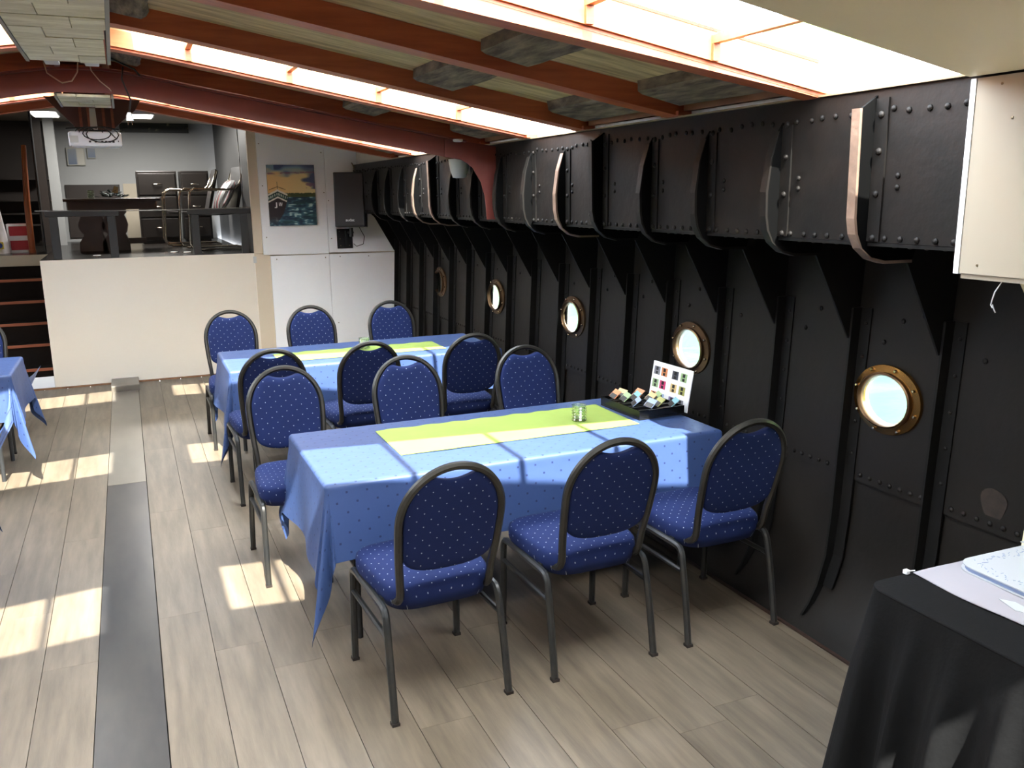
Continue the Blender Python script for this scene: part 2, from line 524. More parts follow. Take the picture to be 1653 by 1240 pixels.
# hull plates: a lower and an upper strake per bay, upper one lapped over, porthole bays cut open
ZS = 0.612
PORT = [2.395, 3.675, 4.975, 6.265, 7.60]
PZ = 0.966
PR = 0.098
SY = 1.20          # the portholes are slightly oval
def strake(name, y0, y1, zz, dx, hole=None):
    b = B()
    if hole is None:
        b.grid(lambda y, z: (hx(z) + dx, y, z), [y0, y1], zz)
        b.grid(lambda y, z: (hx(z) + dx + 0.012, y, z), [y0, y1], zz)
    else:
        n = 40
        ang = [2 * PI * (i + 0.5) / n for i in range(n)]
        def outer(a):
            ca, sa = math.cos(a), math.sin(a)
            ly = (y1 - hole) if ca > 0 else (hole - y0)
            lz = (zz[-1] - PZ) if sa > 0 else (PZ - zz[0])
            t = min(ly / max(abs(ca), 1e-6), lz / max(abs(sa), 1e-6))
            return (hole + t * ca, PZ + t * sa)
        for off in (0, 0.012):
            A = [b.b.verts.new((hx(PZ + PR * math.sin(a)) + dx + off, hole + PR * SY * math.cos(a), PZ + PR * math.sin(a))) for a in ang]
            O = [b.b.verts.new((hx(outer(a)[1]) + dx + off, outer(a)[0], outer(a)[1])) for a in ang]
            for i in range(n):
                b.b.faces.new((A[i], A[(i + 1) % n], O[(i + 1) % n], O[i]))
        for cy, cz in ((y0, zz[0]), (y1, zz[0]), (y0, zz[-1]), (y1, zz[-1])):
            # fill the corner triangles left by the radial ring
            cs = [outer(a) for a in ang]
            best = None
            for i in range(n):
                p, q = cs[i], cs[(i + 1) % n]
                on1 = abs(p[0] - cy) < 1e-4 or abs(p[1] - cz) < 1e-4
                on2 = abs(q[0] - cy) < 1e-4 or abs(q[1] - cz) < 1e-4
                if on1 and on2 and (abs(p[0] - cy) < 1e-4) != (abs(q[0] - cy) < 1e-4):
                    best = (p, q)
            if best:
                for off in (0, 0.012):
                    tri = [best[0], best[1], (cy, cz)]
                    b.b.faces.new([b.b.verts.new((hx(z) + dx + off, y, z)) for y, z in tri])
    return b.done(name, 'iron', wall, smooth=True)
ZLOW = [-0.03, 0.0, 0.015, 0.03, 0.05, 0.08, 0.11, 0.15, 0.20, 0.28, 0.36, 0.45, ZS + 0.02]
ZUP = [ZS, 1.2, 1.63]
edges = [Y0] + FR + [Y1]
edges = sorted(e for e in set(round(e, 4) for e in edges) if Y0 <= e <= Y1)
for a, c in zip(edges, edges[1:]):
    if c - a < 0.05: continue
    h = next((p for p in PORT if a + 0.08 < p < c - 0.08), None)
    strake('hull_plate', a, c, ZLOW, 0.004)
    strake('hull_plate', a, c, ZUP, -0.008, h)
# frames, brackets, coaming stiffeners
def frame_mesh():
    zz = [0.035, 0.08, 0.15, 0.28, 0.45, 0.7, 1.0, 1.3]
    dp = [0.012, 0.030, 0.040, 0.046, 0.050, 0.052, 0.052, 0.052]
    pts = [(hx(z) - d - 0.006, z) for z, d in zip(zz, dp)] + [(hx(z) - 0.0085, z) for z in reversed(zz)]
    b = B()
    b.prism(pts, 'y', -0.005, 0.005)
    ag = [(hx(z) - 0.0085 - 0.006, z) for z in zz[2:]] + [(hx(z) - 0.0085, z) for z in reversed(zz[2:])]
    b.prism(ag, 'y', -0.055, -0.005)
    return b
fm = None
sm_ = None
for k, y in enumerate(FR):
    if k == 0:
        continue
    if fm is None:
        f = frame_mesh().done('hull_frame', 'iron_dark', wall); fm = f.data
    else:
        f = inst(fm, 'hull_frame', wall)
    f.location = (0, y, 0)
    # knee bracket under the side deck
    b = B()
    b.prism([(2.365, 1.525), (2.30, 1.585), (2.30, 1.619), (2.628, 1.619), (2.606, 1.18), (2.560, 1.18)], 'y', -0.0045, 0.0045)
    br = b.done('knee_bracket', 'iron_dark', wall, loc=(0, y + 0.0105, 0))
    # stiffener on the coaming: plate with a bulb edge, rounded under the coaming, running out below the deck
    bare_sunlit = k in (1, 6, 11, 12)  # pale bare edge only on sunlit ribbons; shaded ones get the dark iron
    top = 2.035 if k in (1, 5, 11) else 1.985
    bow = 0.0 if k in (1, 5, 11) else 0.03
    def prof(d):
        p = [(XC - 0.0005, top)]
        if bow:
            p += [(XC - 0.02 - d * 0.2, top - 0.03), (XC - 0.045 - d * 0.6, top - 0.12), (XC - 0.058 - d, top - 0.24)]
        else:
            p += [(XC - 0.062 - d, top - 0.04)]
        p += [(XC - 0.055 - d, 1.66), (XC - 0.045 - d, 1.61), (XC - 0.022 - d * 0.7, 1.565), (XC + 0.02, 1.535 - d * 0.7), (XC + 0.08, 1.522 - d), (XC + 0.2, 1.521 - d)]
        return p
    if y > 8.4:
        continue
    b = B()
    b.prism(prof(0) + [(XC + 0.22, 1.572), (XC - 0.0005, 1.572)], 'y', -0.005, 0.005)
    st = b.done('coaming_stiffener', 'iron_plate', wall, loc=(0, y, 0))
    # bulb edge as a ribbon following the profile
    b = B()
    P = prof(0.0)[1:]
    Q = prof(0.010)[1:]
    b.prism(P + Q[::-1], 'y', -0.006, 0.028)
    b.done('bulb_edge', 'iron_bare_sunlit' if bare_sunlit else 'iron_coam', wall, loc=(0, y, 0))
    B().box(XC - 0.0075, XC - 0.0008, -0.055, -0.0055, 1.588, top - 0.01).done('stiffener_angle', 'iron_coam', wall, loc=(0, y, 0))
# butt strap with a double row of rivets
B().box(XC - 0.0035, XC - 0.0004, FR[5] + 0.045, FR[5] + 0.155, 1.59, 2.03).done('butt_strap', 'iron_coam', wall)
# rivets
riv = []
for k, y in enumerate(FR):
    nxt = FR[k + 1] if k + 1 < len(FR) else Y1
    if y < 1.6: continue
    for j in range(6):
        yy = y + 0.05 + (nxt - y - 0.12) * j / 5 + random.uniform(-.006, .006)
        if yy > Y1 - 0.02: continue
        riv.append((XC - 0.001, yy, 1.598, 0.0105, 'c'))
        riv.append((XC - 0.001, yy + random.uniform(-.008, .008), 1.985 + random.uniform(-.006, .006), 0.0105, 'c'))
        riv.append((XC + 0.045, yy, Z0D - 0.012, 0.009, 'd'))
    for j in range(7):
        yy = y + 0.045 + (nxt - y - 0.13) * j / 6
        if yy > Y1 - 0.02: continue
        riv.append((hx(ZS + 0.03) - 0.0085, yy, ZS + 0.028, 0.0105, 'h'))
    if k:
        for z in (1.598, 1.735, 1.865, 1.975):
            riv.append((XC - 0.008, y - 0.03, z, 0.012, 'c'))
        for j in range(5):
            z = 0.72 + j * 0.13
            riv.append((hx(z) - 0.0150, y - 0.034, z, 0.008, 'h'))
    if nxt < Y1:
        for dy, z in ((0.13, 1.30), (0.30, 1.18), (0.22, 1.27)):
            if random.random() < 0.75:
                riv.append((hx(z) - 0.0085, y + dy, z, 0.011, 'h'))
    riv.append((XC - 0.001, y + 0.33, 1.79, 0.010, 'c'))
    riv.append((XC - 0.001, y + 0.33, 1.755, 0.010, 'c'))
for j in range(9):
    for dy in (0.075, 0.125):
        riv.append((XC - 0.004, FR[5] + dy, 1.64 + j * 0.045, 0.010, 'c'))
def rivet_verts(r):
    return [(0, 1.0), (0.45, 0.85), (0.8, 0.5), (1.0, 0.0)]
rb = B()
rb.lathe([(0.001, -0.75), (0.55, -0.62), (0.88, -0.32), (1.0, 0.05)], (0, 0, 0), 'x', 8)
proto = rb.done('rivet', 'iron_coam', wall, smooth='all')
rme = proto.data
riv.sort(key=lambda p: p[0] ** 2 + p[1] ** 2 + (p[2] - 1.75) ** 2)
for i, (x, y, z, r, w) in enumerate(riv[:270]):
    o = proto if i == 0 else inst(rme, 'rivet', wall)
    o.location = (x, y, z)
    o.scale = (r, r, r)
    if w == 'd':
        o.rotation_euler = (0, -PI / 2, 0)
rb = B()
for x, y, z, r, w in riv[270:]:
    rb.lathe([(0.001, -0.75 * r), (0.7 * r, -0.5 * r), (r, 0.05 * r)], (x, y, z), 'x', 6)
tag(rb.done('small_rivets', 'iron_coam', wall, smooth='all'), kind='stuff')
# round rust patch where a fitting was removed
b = B()
pts = [(1.905 + 0.048 * (1 + .12 * math.sin(3 * t)) * math.cos(t), 0.71 + 0.058 * (1 + .1 * math.sin(2 * t + 1)) * math.sin(t)) for t in [2 * PI * i / 24 for i in range(24)]]
b.prism(pts, 'x', 2.5875, 2.5862)
b.done('rust_patch', 'rust', wall)
# floor-side timber edge
B().box(2.335, 2.352, 0.2, YW, -0.01, 0.006).done('floor_edge_strip', 'desk', wall)

# portholes
for i, py in enumerate(PORT):
    wnd = struct('window_%d' % (i + 1), 'round brass porthole number %d counted from the near end of the iron wall' % (i + 1))
    X = hx(PZ) - 0.008
    rr = Matrix.Identity(4)
    mt = 'brass' if i == 0 else 'bronze'
    o = B().lathe([(0.096, 0.0), (0.096, -0.014), (0.100, -0.018), (0.134, -0.012), (0.136, -0.001), (0.120, 0.0)], (0, 0, 0), 'x', 40, close=True).done('flange_ring', mt, wnd, smooth=True)
    o.location = (X + -0.0005, py, PZ); o.scale = (1, SY, 1)
    o = B().lathe([(0.0935, -0.010), (0.094, -0.026), (0.1005, -0.034), (0.1065, -0.030), (0.1075, -0.018), (0.105, -0.0145)], (0, 0, 0), 'x', 40, close=True).done('inner_ring', 'bronze' if i == 0 else 'bronze', wnd, smooth=True)
    o.location = (X + -0.001, py, PZ); o.scale = (1, SY, 1)
    o = B().lathe([(0.0965, 0.0), (0.0965, 0.018), (0.100, 0.018), (0.100, 0.0)], (0, 0, 0), 'x', 40, close=True).done('sleeve', 'greyside', wnd, smooth=True)
    o.location = (X + 0.001, py, PZ); o.scale = (1, SY, 1)
    o = B().lathe([(0.0930, 0.0), (0.0930, -0.006)], (0, 0, 0), 'x', 40).done('glass_pane', 'glass_port', wnd)
    o.location = (X + -0.012, py, PZ); o.scale = (1, SY, 1)
    bm0 = None
    for q in range(8):
        a = 2 * PI * (q + 0.35) / 8
        l = (X - 0.0185, py + 0.1235 * SY * math.cos(a), PZ + 0.1235 * math.sin(a))
        if bm0 is None:
            o = B().lathe([(0.004, -0.007), (0.006, -0.005), (0.0065, 0.004)], (0, 0, 0), 'x', 8).done('bolt', 'bolt', wnd, smooth=True); bm0 = o.data
            o.location = l
        else:
            inst(bm0, 'bolt', wnd, l)

# cream painted bulkhead closing the iron bays at the near end
blk = struct('wall_near', 'cream painted bulkhead plate at the near end of the iron wall')
B().prism([(2.25, 1.57), (2.316, 1.496), (2.368, 1.427), (2.44, 1.30), (2.468, 1.18), (2.474, 0.74), (2.464, 0.63), (2.42, 0.35), (2.38, 0.15), (2.33, 0.03), (2.7, 0.0), (2.7, 1.618), (2.25, 1.618)], 'y', FR[0] - 0.012, FR[0] - 0.002).done('bulkhead_plate', 'soffit', blk)
# mirrored left side of the hull (mostly outside the picture)
wl = struct('wall_left', 'black iron side of the ship on the left')
B().grid(lambda y, z: (2 * XM - hx(z), y, z), [-6.0, YW], ZLOW + ZUP[1:]).done('hull_plate', 'iron', wl)
B().box(2 * XM - XC - 0.014, 2 * XM - XC, -6.0, YW, Z0D, 2.052).done('coaming_plate', 'iron_coam', wl)
B().box(2 * XM - 2.75, 2 * XM - XC - 0.0145, -6.0, YW, 1.62, 1.634).done('side_deck', 'iron_dark', wl)
for y in FR[2:]:
    inst(fm, 'hull_frame', wl, (2 * XM, y, 0), scale=(-1, 1, 1))
# room behind the camera
wb = struct('wall_back', 'cream wall behind the viewer')
B().box(-2.95, 2.75, -6.06, -6.01, -0.05, 2.6).done('panel', 'cream', wb)

# ================================================================== ROOF
ceil = struct('ceiling', 'timber hatch roof of red rafters and old grey boards')
XL = 2 * XM - XC
def sweep(name, y0, y1, d0, d1, m, parent, x0=None, x1=None, n=28):
    """timber that follows the camber of the roof across the ship"""
    x0 = XL - 0.03 if x0 is None else x0
    x1 = XC + 0.03 if x1 is None else x1
    xs = [x0 + (x1 - x0) * i / n for i in range(n + 1)]
    b = B()
    R = []
    for x in xs:
        z = zr(x)
        e0 = d0(x) if callable(d0) else d0
        R.append([b.b.verts.new(p) for p in ((x, y0, z + e0), (x, y1, z + e0), (x, y1, z + d1), (x, y0, z + d1))])
    for A, C in zip(R, R[1:]):
        for k in range(4):
            b.b.faces.new((A[k], A[(k + 1) % 4], C[(k + 1) % 4], C[k]))
    b.b.faces.new(R[0][::-1]); b.b.faces.new(R[-1])
    return b.done(name, m, parent)
UPS = 0.085
RAFT = [(0.04, .07), (1.73, .07), (3.20, .10), (4.03, .10), (4.71, .09), (5.43, .10), (6.28, .10), (6.93, .09), (7.52, .09)]
BAYS = [(-0.50, 0.04), (1.80, 2.40), (4.13, 4.71), (6.38, 6.93)]
for y, w in RAFT:
    sweep('rafter', y, y + w, 0.0, UPS, 'rafter', ceil)
sweep('rafter', -0.57, -0.50, 0.0, UPS, 'rafter', ceil)
sweep('rafter', 2.395, 2.48, 0.0, UPS, 'rafter', ceil)
sweep('rafter_batten', 2.396, 2.479, lambda x: -max(0.004, min(0.045, 0.031 * (2.29 - abs(x - XM)) + 0.002)), -0.0006, 'rafter', ceil)
# hatch boards between the rafters
def hatch(y0, y1, nb, cleats=True, fascia=True):
    w = (y1 - y0) / nb
    for i in range(nb):
        sweep('hatch_board', y0 + w * i + (0.003 if i else -0.03), y0 + w * (i + 1) - (0.003 if i < nb - 1 else -0.03), UPS + 0.0006, UPS + 0.035, 'oldwood', ceil)
    sweep('hatch_cover', y0 - 0.034, y1 + 0.034, UPS + 0.0355, UPS + 0.045, 'gap', ceil)
    if cleats:
        for xa, xb in ((-0.02, 0.16), (1.26, 1.47), (1.93, 2.15)):
            b = B()
            ya, yb = y0 + 0.045, y1 - 0.045
            for (p, q, d) in ((xa, xb, 0.0),):
                zz = UPS - 0.052
                R = []
                for j in range(7):
                    yy = ya + (yb - ya) * j / 6
                    jx = random.uniform(-.008, .008)
                    R.append([b.b.verts.new(v) for v in ((p + jx, yy, zr(p) + zz + 0.012), (p + 0.02 + jx, yy, zr(p) + zz), (q - 0.02 + jx, yy, zr(q) + zz), (q + jx, yy, zr(q) + zz + 0.012), (q, yy, zr(q) + UPS), (p, yy, zr(p) + UPS))])
                for A, C in zip(R, R[1:]):
                    for k in range(6):
                        b.b.faces.new((A[k], A[(k + 1) % 6], C[(k + 1) % 6], C[k]))
                b.b.faces.new(R[0][::-1]); b.b.faces.new(R[-1])
            b.done('cleat', 'oldcleat', ceil)
    if fascia:
        B().box(XC + 0.002, XC + 0.035, y0 + 0.004, y1 - 0.004, 2.078, zr(XC) + UPS - 0.004).done('fascia_board', 'fascia', ceil)
hatch(2.48, 3.20, 2); hatch(3.30, 4.03, 2); hatch(4.80, 5.43, 2); hatch(5.53, 6.28, 2)
hatch(7.02, 7.52, 2); hatch(7.60, 7.66, 1, False, False)
hatch(0.11, 1.73, 3, False, False); hatch(-6.06, -0.57, 14, False, False); pass
B().box(XC - 0.012, XC + 0.04, 0.2, 7.66, 2.0535, 2.0595).done('roof_ledge', 'ledge', ceil)
for y, w in [r_ for r_ in RAFT if r_[0] > 2.2]:
    B().box(XC - 0.035, XC + 0.03, y - 0.02, y + w + 0.01, 2.0600, 2.077).done('rafter_block', 'rafter', ceil)
# closing boards outside the eaves so daylight only enters through the glass
for sx in (1, -1):
    x0, x1 = (XC + 0.036, XC + 0.05) if sx > 0 else (XL - 0.05, XL - 0.036)
    B().box(x0, x1, -6.05, 7.66, 2.0, zr(XC) + UPS + 0.03).done('eaves_board', 'white', ceil)
# pine linings on the sides of the skylight openings, glass and bars
HX = [0.004, 0.355, 0.83, 1.288, 1.735, XC + 0.03]
for i, (a, c) in enumerate(BAYS):
    wnd = struct('window_%d' % (6 + i), ['skylight over the viewer', 'large skylight nearest the viewer', 'second skylight strip of the roof', 'third skylight strip of the roof, behind the maroon arch'][i])
    for sgn in (1, -1):
        X = [x if sgn > 0 else 2 * XM - x for x in HX]
        lo, hi = min(X), max(X)
        sweep('lining_board', c - 0.016, c - 0.001, 0.012, UPS + 0.002, 'pine', wnd, lo, hi, 12)
        sweep('lining_board', a + 0.001, a + 0.016, 0.012, UPS + 0.002, 'pine', wnd, lo, hi, 12)
        for p, q in zip(X, X[1:]):
            p, q = min(p, q), max(p, q)
            sweep('glass_pane', a + 0.002, c - 0.002, UPS + 0.006, UPS + 0.012, 'glass_sky', wnd, p + 0.002, q - 0.002, 3)
        for x in X[1:-1]:
            s0 = zr(x)
            B().box(x - 0.013, x + 0.013, a + 0.017, c - 0.017, s0 + UPS - 0.022, s0 + UPS + 0.003).done('glazing_bar', 'pine', wnd)
            B().box(x - 0.013, x + 0.013, c - 0.030, c - 0.0165, s0 + 0.012, s0 + UPS - 0.023).done('bar_post', 'rafter', wnd)
# ridge: timber and cream boarded box
sweep('ridge_timber', -6.0, 7.6, -0.002, UPS + 0.012, 'rafter', ceil, -0.262, 0.002, 10)
sweep('ridge_cap', -6.0, 7.7, UPS + 0.05, UPS + 0.07, 'gap', ceil, -0.384, 0.107, 10)
ridge = struct('trim_3', 'cream boarded casing hanging along the ridge of the roof, upper left')
def casing(y0, y1, nrow, par, z=2.255, xl=-0.268):
    for r in range(nrow):
        ya, yb = y0 + (y1 - y0) * r / nrow, y0 + (y1 - y0) * (r + 1) / nrow
        xr = 0.03 - 0.062 * max(0, min(0.6, (ya - 2.2) / 1.7))
        cut = xl + (xr - xl) * (0.35 + 0.3 * (r % 2))
        for xa, xb in ((xl, cut), (cut, xr)):
            dz = random.uniform(-.002, .002)
            B().box(xa + 0.0012, xb - 0.0012, ya + 0.0012, yb - 0.0012, z + dz, z + 0.014).done('casing_board', 'emboss', par)
        for xs_ in (xl + 0.012, cut - 0.01, cut + 0.01, xr - 0.012):
            pass
    xr0, xr1 = 0.033 - 0.062 * max(0, min(0.6, (y0 - 2.2) / 1.7)), 0.033 - 0.062 * max(0, min(0.6, (y1 - 2.2) / 1.7))
    B().prism([(xr0, y0), (xr0 + 0.012, y0), (xr1 + 0.012, y1), (xr1, y1)], 'z', z - 0.004, z + 0.10).done('casing_side', 'greyside', par)
    B().box(xl - 0.012, xl - 0.0005, y0, y1, z - 0.004, z + 0.10).done('casing_side', 'greyside', par)
    B().box(xl + 0.03, min(xr0, xr1) - 0.03, y0 + 0.02, y1 - 0.02, z + 0.02, 2.43).done('casing_core', 'rafter', par)
casing(-1.0, 3.87, 26, ridge)
for xs_ in (-0.20, -0.06):
    B().box(xs_ - 0.025, xs_ + 0.025, 3.875, 4.02, 2.262, 2.275).box(xs_ - 0.022, xs_ + 0.022, 3.88, 4.0, 2.276, 2.36).done('bracket_end', 'plasticgrey', ridge)
ridge2 = struct('trim_4', 'short cream boarded casing end beyond the maroon arch, above the projector')
casing(5.275, 5.85, 4, ridge2, 2.268, -0.262)

# maroon steel arch with knee
arch = tag(empty('steel_arch'), 'maroon painted steel arch spanning the hold under the roof', 'beam')
YA = 5.25
def az(x):
    d = abs(x - XM)
    T = [(0, 2.288), (0.13, 2.287), (0.30, 2.262), (0.50, 2.222), (0.69, 2.190), (1.16, 2.112), (1.8, 2.004), (2.06, 1.960), (2.3, 1.92)]
    for (a, za), (c, zc) in zip(T, T[1:]):
        if d <= c:
            return za + (zc - za) * (d - a) / (c - a)
    return 1.925
b = B()
xs = [XM + (2.10) * i / 24 for i in range(25)]
for sg in (1, -1):
    lo = [(XM + sg * (x - XM), az(x)) for x in xs]
    hi = [(XM + sg * (x - XM), az(x) + 0.115) for x in xs]
    bb = B()
    bb.prism(lo + hi[::-1], 'y', YA - 0.006, YA + 0.006)
    bb.done('arch_web', 'maroon', arch)
    fl = [(p[0], p[1] + 0.108) for p in lo]
    bb = B()
    bb.prism(fl + [(p[0], p[1] + 0.010) for p in fl[::-1]], 'y', YA - 0.05, YA - 0.0065)
    bb.done('arch_flange', 'maroon', arch)
    k0 = XM + sg * (2.0 - XM)
    # knee: curved gusset running down the coaming
    kp = [(1.84, az(1.84) + 0.115), (1.84, az(1.84) - 0.001), (1.93, 1.965), (1.98, 1.94), (2.02, 1.91), (2.045, 1.87), (2.075, 1.82), (2.098, 1.74), (2.108, 1.66), (2.112, 1.59), (XC - 0.001, 1.59), (XC - 0.001, 2.04), (2.0, az(2.0) + 0.115)]
    kp = [(XM + sg * (p[0] - XM), p[1]) for p in kp]
    bb = B()
    bb.prism(kp, 'y', YA - 0.0125, YA - 0.0068)
    bb.done('knee_plate', 'maroon', arch)

# second frame beyond: brown gusset plate at the ridge
gus = tag(empty('ridge_gusset'), 'dark brown triangular gusset board behind the projector mount', 'gusset')
B().prism([(-0.385, 2.36), (-0.345, 2.315), (-0.24, 2.20), (-0.175, 2.10), (-0.12, 2.10), (0.0, 2.18), (0.125, 2.29), (0.16, 2.35)], 'y', 6.22, 6.25).done('gusset_board', 'gusset', gus)
for x in (-0.19, -0.145, -0.06, -0.01):
    B().box(x - 0.008, x + 0.008, 6.205, 6.219, 2.17, 2.33).done('batten', 'nosing', gus)

# near soffit and boxed-in coaming (cream)
sof = struct('trim_1', 'cream soffit boarding overhead at the near end')
b = B()
xs = [0.9 + (XC - 0.023 - 0.9) * i / 10 for i in range(11)]
b.prism([(x, zr(x) - 0.012) for x in xs] + [(x, zr(x) - 0.002) for x in xs[::-1]], 'y', 0.495, 1.80)
b.done('soffit_board', 'soffit', sof)
B().prism([(x, zr(x) - 0.001) for x in xs] + [(x, zr(x) + UPS + 0.03) for x in xs[::-1]], 'y', 1.788, 1.80).done('soffit_edge', 'cream', sof)
cas = struct('trim_2', 'cream board boxing in the coaming at the right edge')
B().box(XC - 0.020, XC - 0.012, 0.3, 1.776, 1.515, zr(XC) - 0.014).done('side_board', 'cream', cas)
B().box(XC - 0.022, XC + 0.01, 1.778, 1.795, 1.513, zr(XC) - 0.014).done('end_board', 'white', cas)
B().box(XC - 0.012, XC + 0.12, 0.3, 1.776, 1.500, 1.514).done('bottom_board', 'cream', cas)
def screws(pts, parent, axis='y', r=0.006):
    me = None
    for p in pts:
        if me is None:
            o = B().lathe([(r * 0.4, -0.002), (r, -0.0015), (r, 0.001)], (0, 0, 0), axis, 8).done('screw', 'screw', parent, smooth=True); me = o.data; o.location = p
        else:
            inst(me, 'screw', parent, p)
screws([(XC - 0.0205, 1.70, 2.02), (XC - 0.0205, 1.66, 1.93), (XC - 0.0205, 1.72, 1.54)], cas, 'x', 0.0035)
tw = tag(B().tube([(XC + 0.01, 1.66, 1.502), (XC + 0.008, 1.665, 1.49), (XC + 0.004, 1.675, 1.47), (XC + 0.002, 1.68, 1.445), (XC + 0.004, 1.684, 1.432), (XC + 0.003, 1.678, 1.425), (XC + 0.0, 1.676, 1.435), (XC + 0.006, 1.674, 1.42), (XC + 0.01, 1.672, 1.412)], 0.0016, seg=6).done('string', 'paper', smooth='all'), 'white knotted string hanging under the cream boxed coaming', 'string')

# ================================================================== FAR WALL AND STAGE
fw = struct('wall_far', 'white panelled far wall with the raised cabin opening')
ZST = 1.2
B().box(-0.745, 1.148, YW, YW + 0.02, 0.018, ZST - 0.002).done('lacquered_panel', 'gloss_white', fw)
B().box(-1.9, -0.748, YW + 0.004, YW + 0.02, 0.018, 0.122).done('kick_panel', 'white', fw)
B().box(-1.9, 1.30, YW - 0.002, YW + 0.02, 0.0, 0.016).done('skirting_strip', 'fascia', fw)
ptop = lambda x: 2.755
# upper post and panels (a little proud of the lower ones)
b = B(); b.prism([(1.150, 1.193), (1.234, 1.193), (1.234, ptop(1.234)), (1.150, ptop(1.15))], 'y', YW - 0.004, YW + 0.03); b.done('post', 'beige', fw)
def uppanel(x0, x1, m='white'):
    b = B(); b.prism([(x0, 1.178), (x1, 1.168), (x1, ptop(x1)), (x0, ptop(x0))], 'y', YW - 0.028, YW - 0.006); return b.done('panel', m, fw)
uppanel(1.236, 1.886); uppanel(1.890, 2.9, 'white')
B().box(1.150, 1.298, YW - 0.003, YW + 0.03, 0.018, 1.190).done('post', 'beige', fw)
B().box(1.300, 1.888, YW - 0.020, YW - 0.0045, 0.0, 1.164).done('panel', 'white', fw)
B().box(1.891, 2.9, YW - 0.020, YW - 0.0045, 0.0, 1.160).done('panel', 'white', fw)
B().box(1.15, 2.9, YW + 0.031, YW + 0.04, 0.0, 2.759).done('backing', 'beige', fw)
screws([(1.26, YW - 0.029, 2.25), (1.27, YW - 0.029, 1.85), (1.275, YW - 0.029, 1.35), (1.86, YW - 0.029, 2.17), (1.868, YW - 0.029, 1.78), (1.91, YW - 0.029, 1.70), (1.92, YW - 0.029, 1.32),
        (2.0, YW - 0.021, 1.135), (2.30, YW - 0.021, 1.13), (2.66, YW - 0.021, 1.12), (1.36, YW - 0.021, 1.13), (1.85, YW - 0.021, 1.13), (1.95, YW - 0.021, 0.45), (2.6, YW - 0.029, 1.36)], fw, 'y', 0.0055)
B().box(1.135, 1.165, YW - 0.010, YW - 0.0005, 1.10, 1.165).done('light_switch', 'plasticgrey', fw)
# board closing the space above the cabin opening, outside the roof
xs = [-2.0 + 3.9 * i / 20 for i in range(21)]
xs = [XL - 0.05 + (2 * (XC - XM) + 0.1) * i / 20 for i in range(21)]
B().prism([(x, zr(x) + UPS + 0.046) for x in xs] + [(XC + 0.05, 2.85), (XL - 0.05, 2.85)], 'y', 7.60, 7.615).done('step_board', 'cream', fw)
B().box(XL - 0.3, 2.76, 7.617, 9.2, 2.76, 2.78).done('upper_ceiling', 'cream', fw)
B().box(XC + 0.036, XC + 0.05, 7.662, 9.12, 2.0, 2.759).done('upper_side', 'cream', fw)
B().box(XL - 0.05, XL - 0.036, 7.662, 9.12, 2.0, 2.759).done('upper_side', 'cream', fw)
B().box(-2.9, -1.9, YW, YW + 0.02, 0.0, 2.759).done('panel', 'cream', fw)

cabin = struct('room', 'dim cabin on a raised deck behind the far wall')
B().box(-0.744, 1.148, YW + 0.0005, 12.8, ZST - 0.03, ZST).done('deck', 'stagefloor', cabin)
B().box(-1.9, -0.746, 10.06, 12.8, ZST - 0.03, ZST).done('landing', 'stagefloor', cabin)
B().box(-1.9, -0.746, 10.05, 10.058, ZST - 0.11, ZST - 0.001).done('landing_edge', 'cream', cabin)
B().box(-0.80, 1.35, 12.8, 12.82, 0.9, 2.72).done('back_panel', 'greywall', cabin)
B().box(-1.9, -0.80, 12.8, 12.82, 0.9, 2.72).done('back_panel', 'darkwall', cabin)
for z in (1.42, 1.56, 1.72, 1.98):
    B().box(-1.9, -0.82, 12.50, 12.79, z, z + 0.018).done('shelf', 'darkwall', cabin)
B().box(1.20, 1.22, YW + 0.045, 12.8, 0.9, 2.72).done('side_panel', 'darkpanel', cabin)
B().box(1.149, 1.20, YW + 0.045, 9.6, 0.9, 2.72).done('jamb', 'darkpanel', cabin)
B().box(-1.92, -1.90, 9.14, 12.8, 0.0, 2.72).done('side_panel', 'darkwall', cabin)
B().box(-1.92, 1.22, 9.06, 12.82, 2.70, 2.72).done('ceiling_panel', 'cream', cabin)
B().box(-0.775, -0.665, 11.9, 12.0, ZST, 2.70).done('pillar', 'greywall', cabin)
B().box(-0.90, -0.80, 11.9, 12.0, ZST, 2.70).done('pillar', 'darkwall', cabin)
B().box(0.02, 0.20, 12.785, 12.799, 1.22, 1.93).done('door_panel', 'cream', cabin)
B().box(-0.66, -0.02, 12.78, 12.799, 1.25, 1.92).done('recess_panel', 'darkwall', cabin)
B().box(-1.9, -0.746, YW + 0.02, 10.05, 0.0, 0.02).done('under_stair', 'darkwall', cabin)
B().box(-0.744, -0.735, YW + 0.021, 10.05, 0.0, ZST - 0.031).done('stair_side', 'riser', cabin)
stair = tag(empty('staircase'), 'dark steep stairs with red wooden nosings going up to the cabin on the left', 'stairs')
for k in range(5):
    y = 9.12 + 0.19 * k
    z = (0.197, 0.400, 0.584, 0.776, 0.974)[k]
    zp = 0.02 if k == 0 else (0.197, 0.400, 0.584, 0.776, 0.974)[k - 1]
    B().box(-1.88, -0.75, y + 0.01, y + 0.022, zp, z - 0.022).done('riser', 'riser', stair)
    B().box(-1.88, -0.75, y + 0.002, y + 0.20, z - 0.021, z).done('tread', 'riser', stair)
    B().box(-1.88, -0.75, y - 0.014, y + 0.0015, z - 0.024, z + 0.002).done('nosing', 'nosing', stair)
B().box(-1.9, -0.746, 10.07, 10.08, 0.0, 1.165).done('back_board', 'riser', stair)
B().box(-1.88, -0.75, 10.045, 10.049, 0.974, 1.085).done('riser', 'riser', stair)

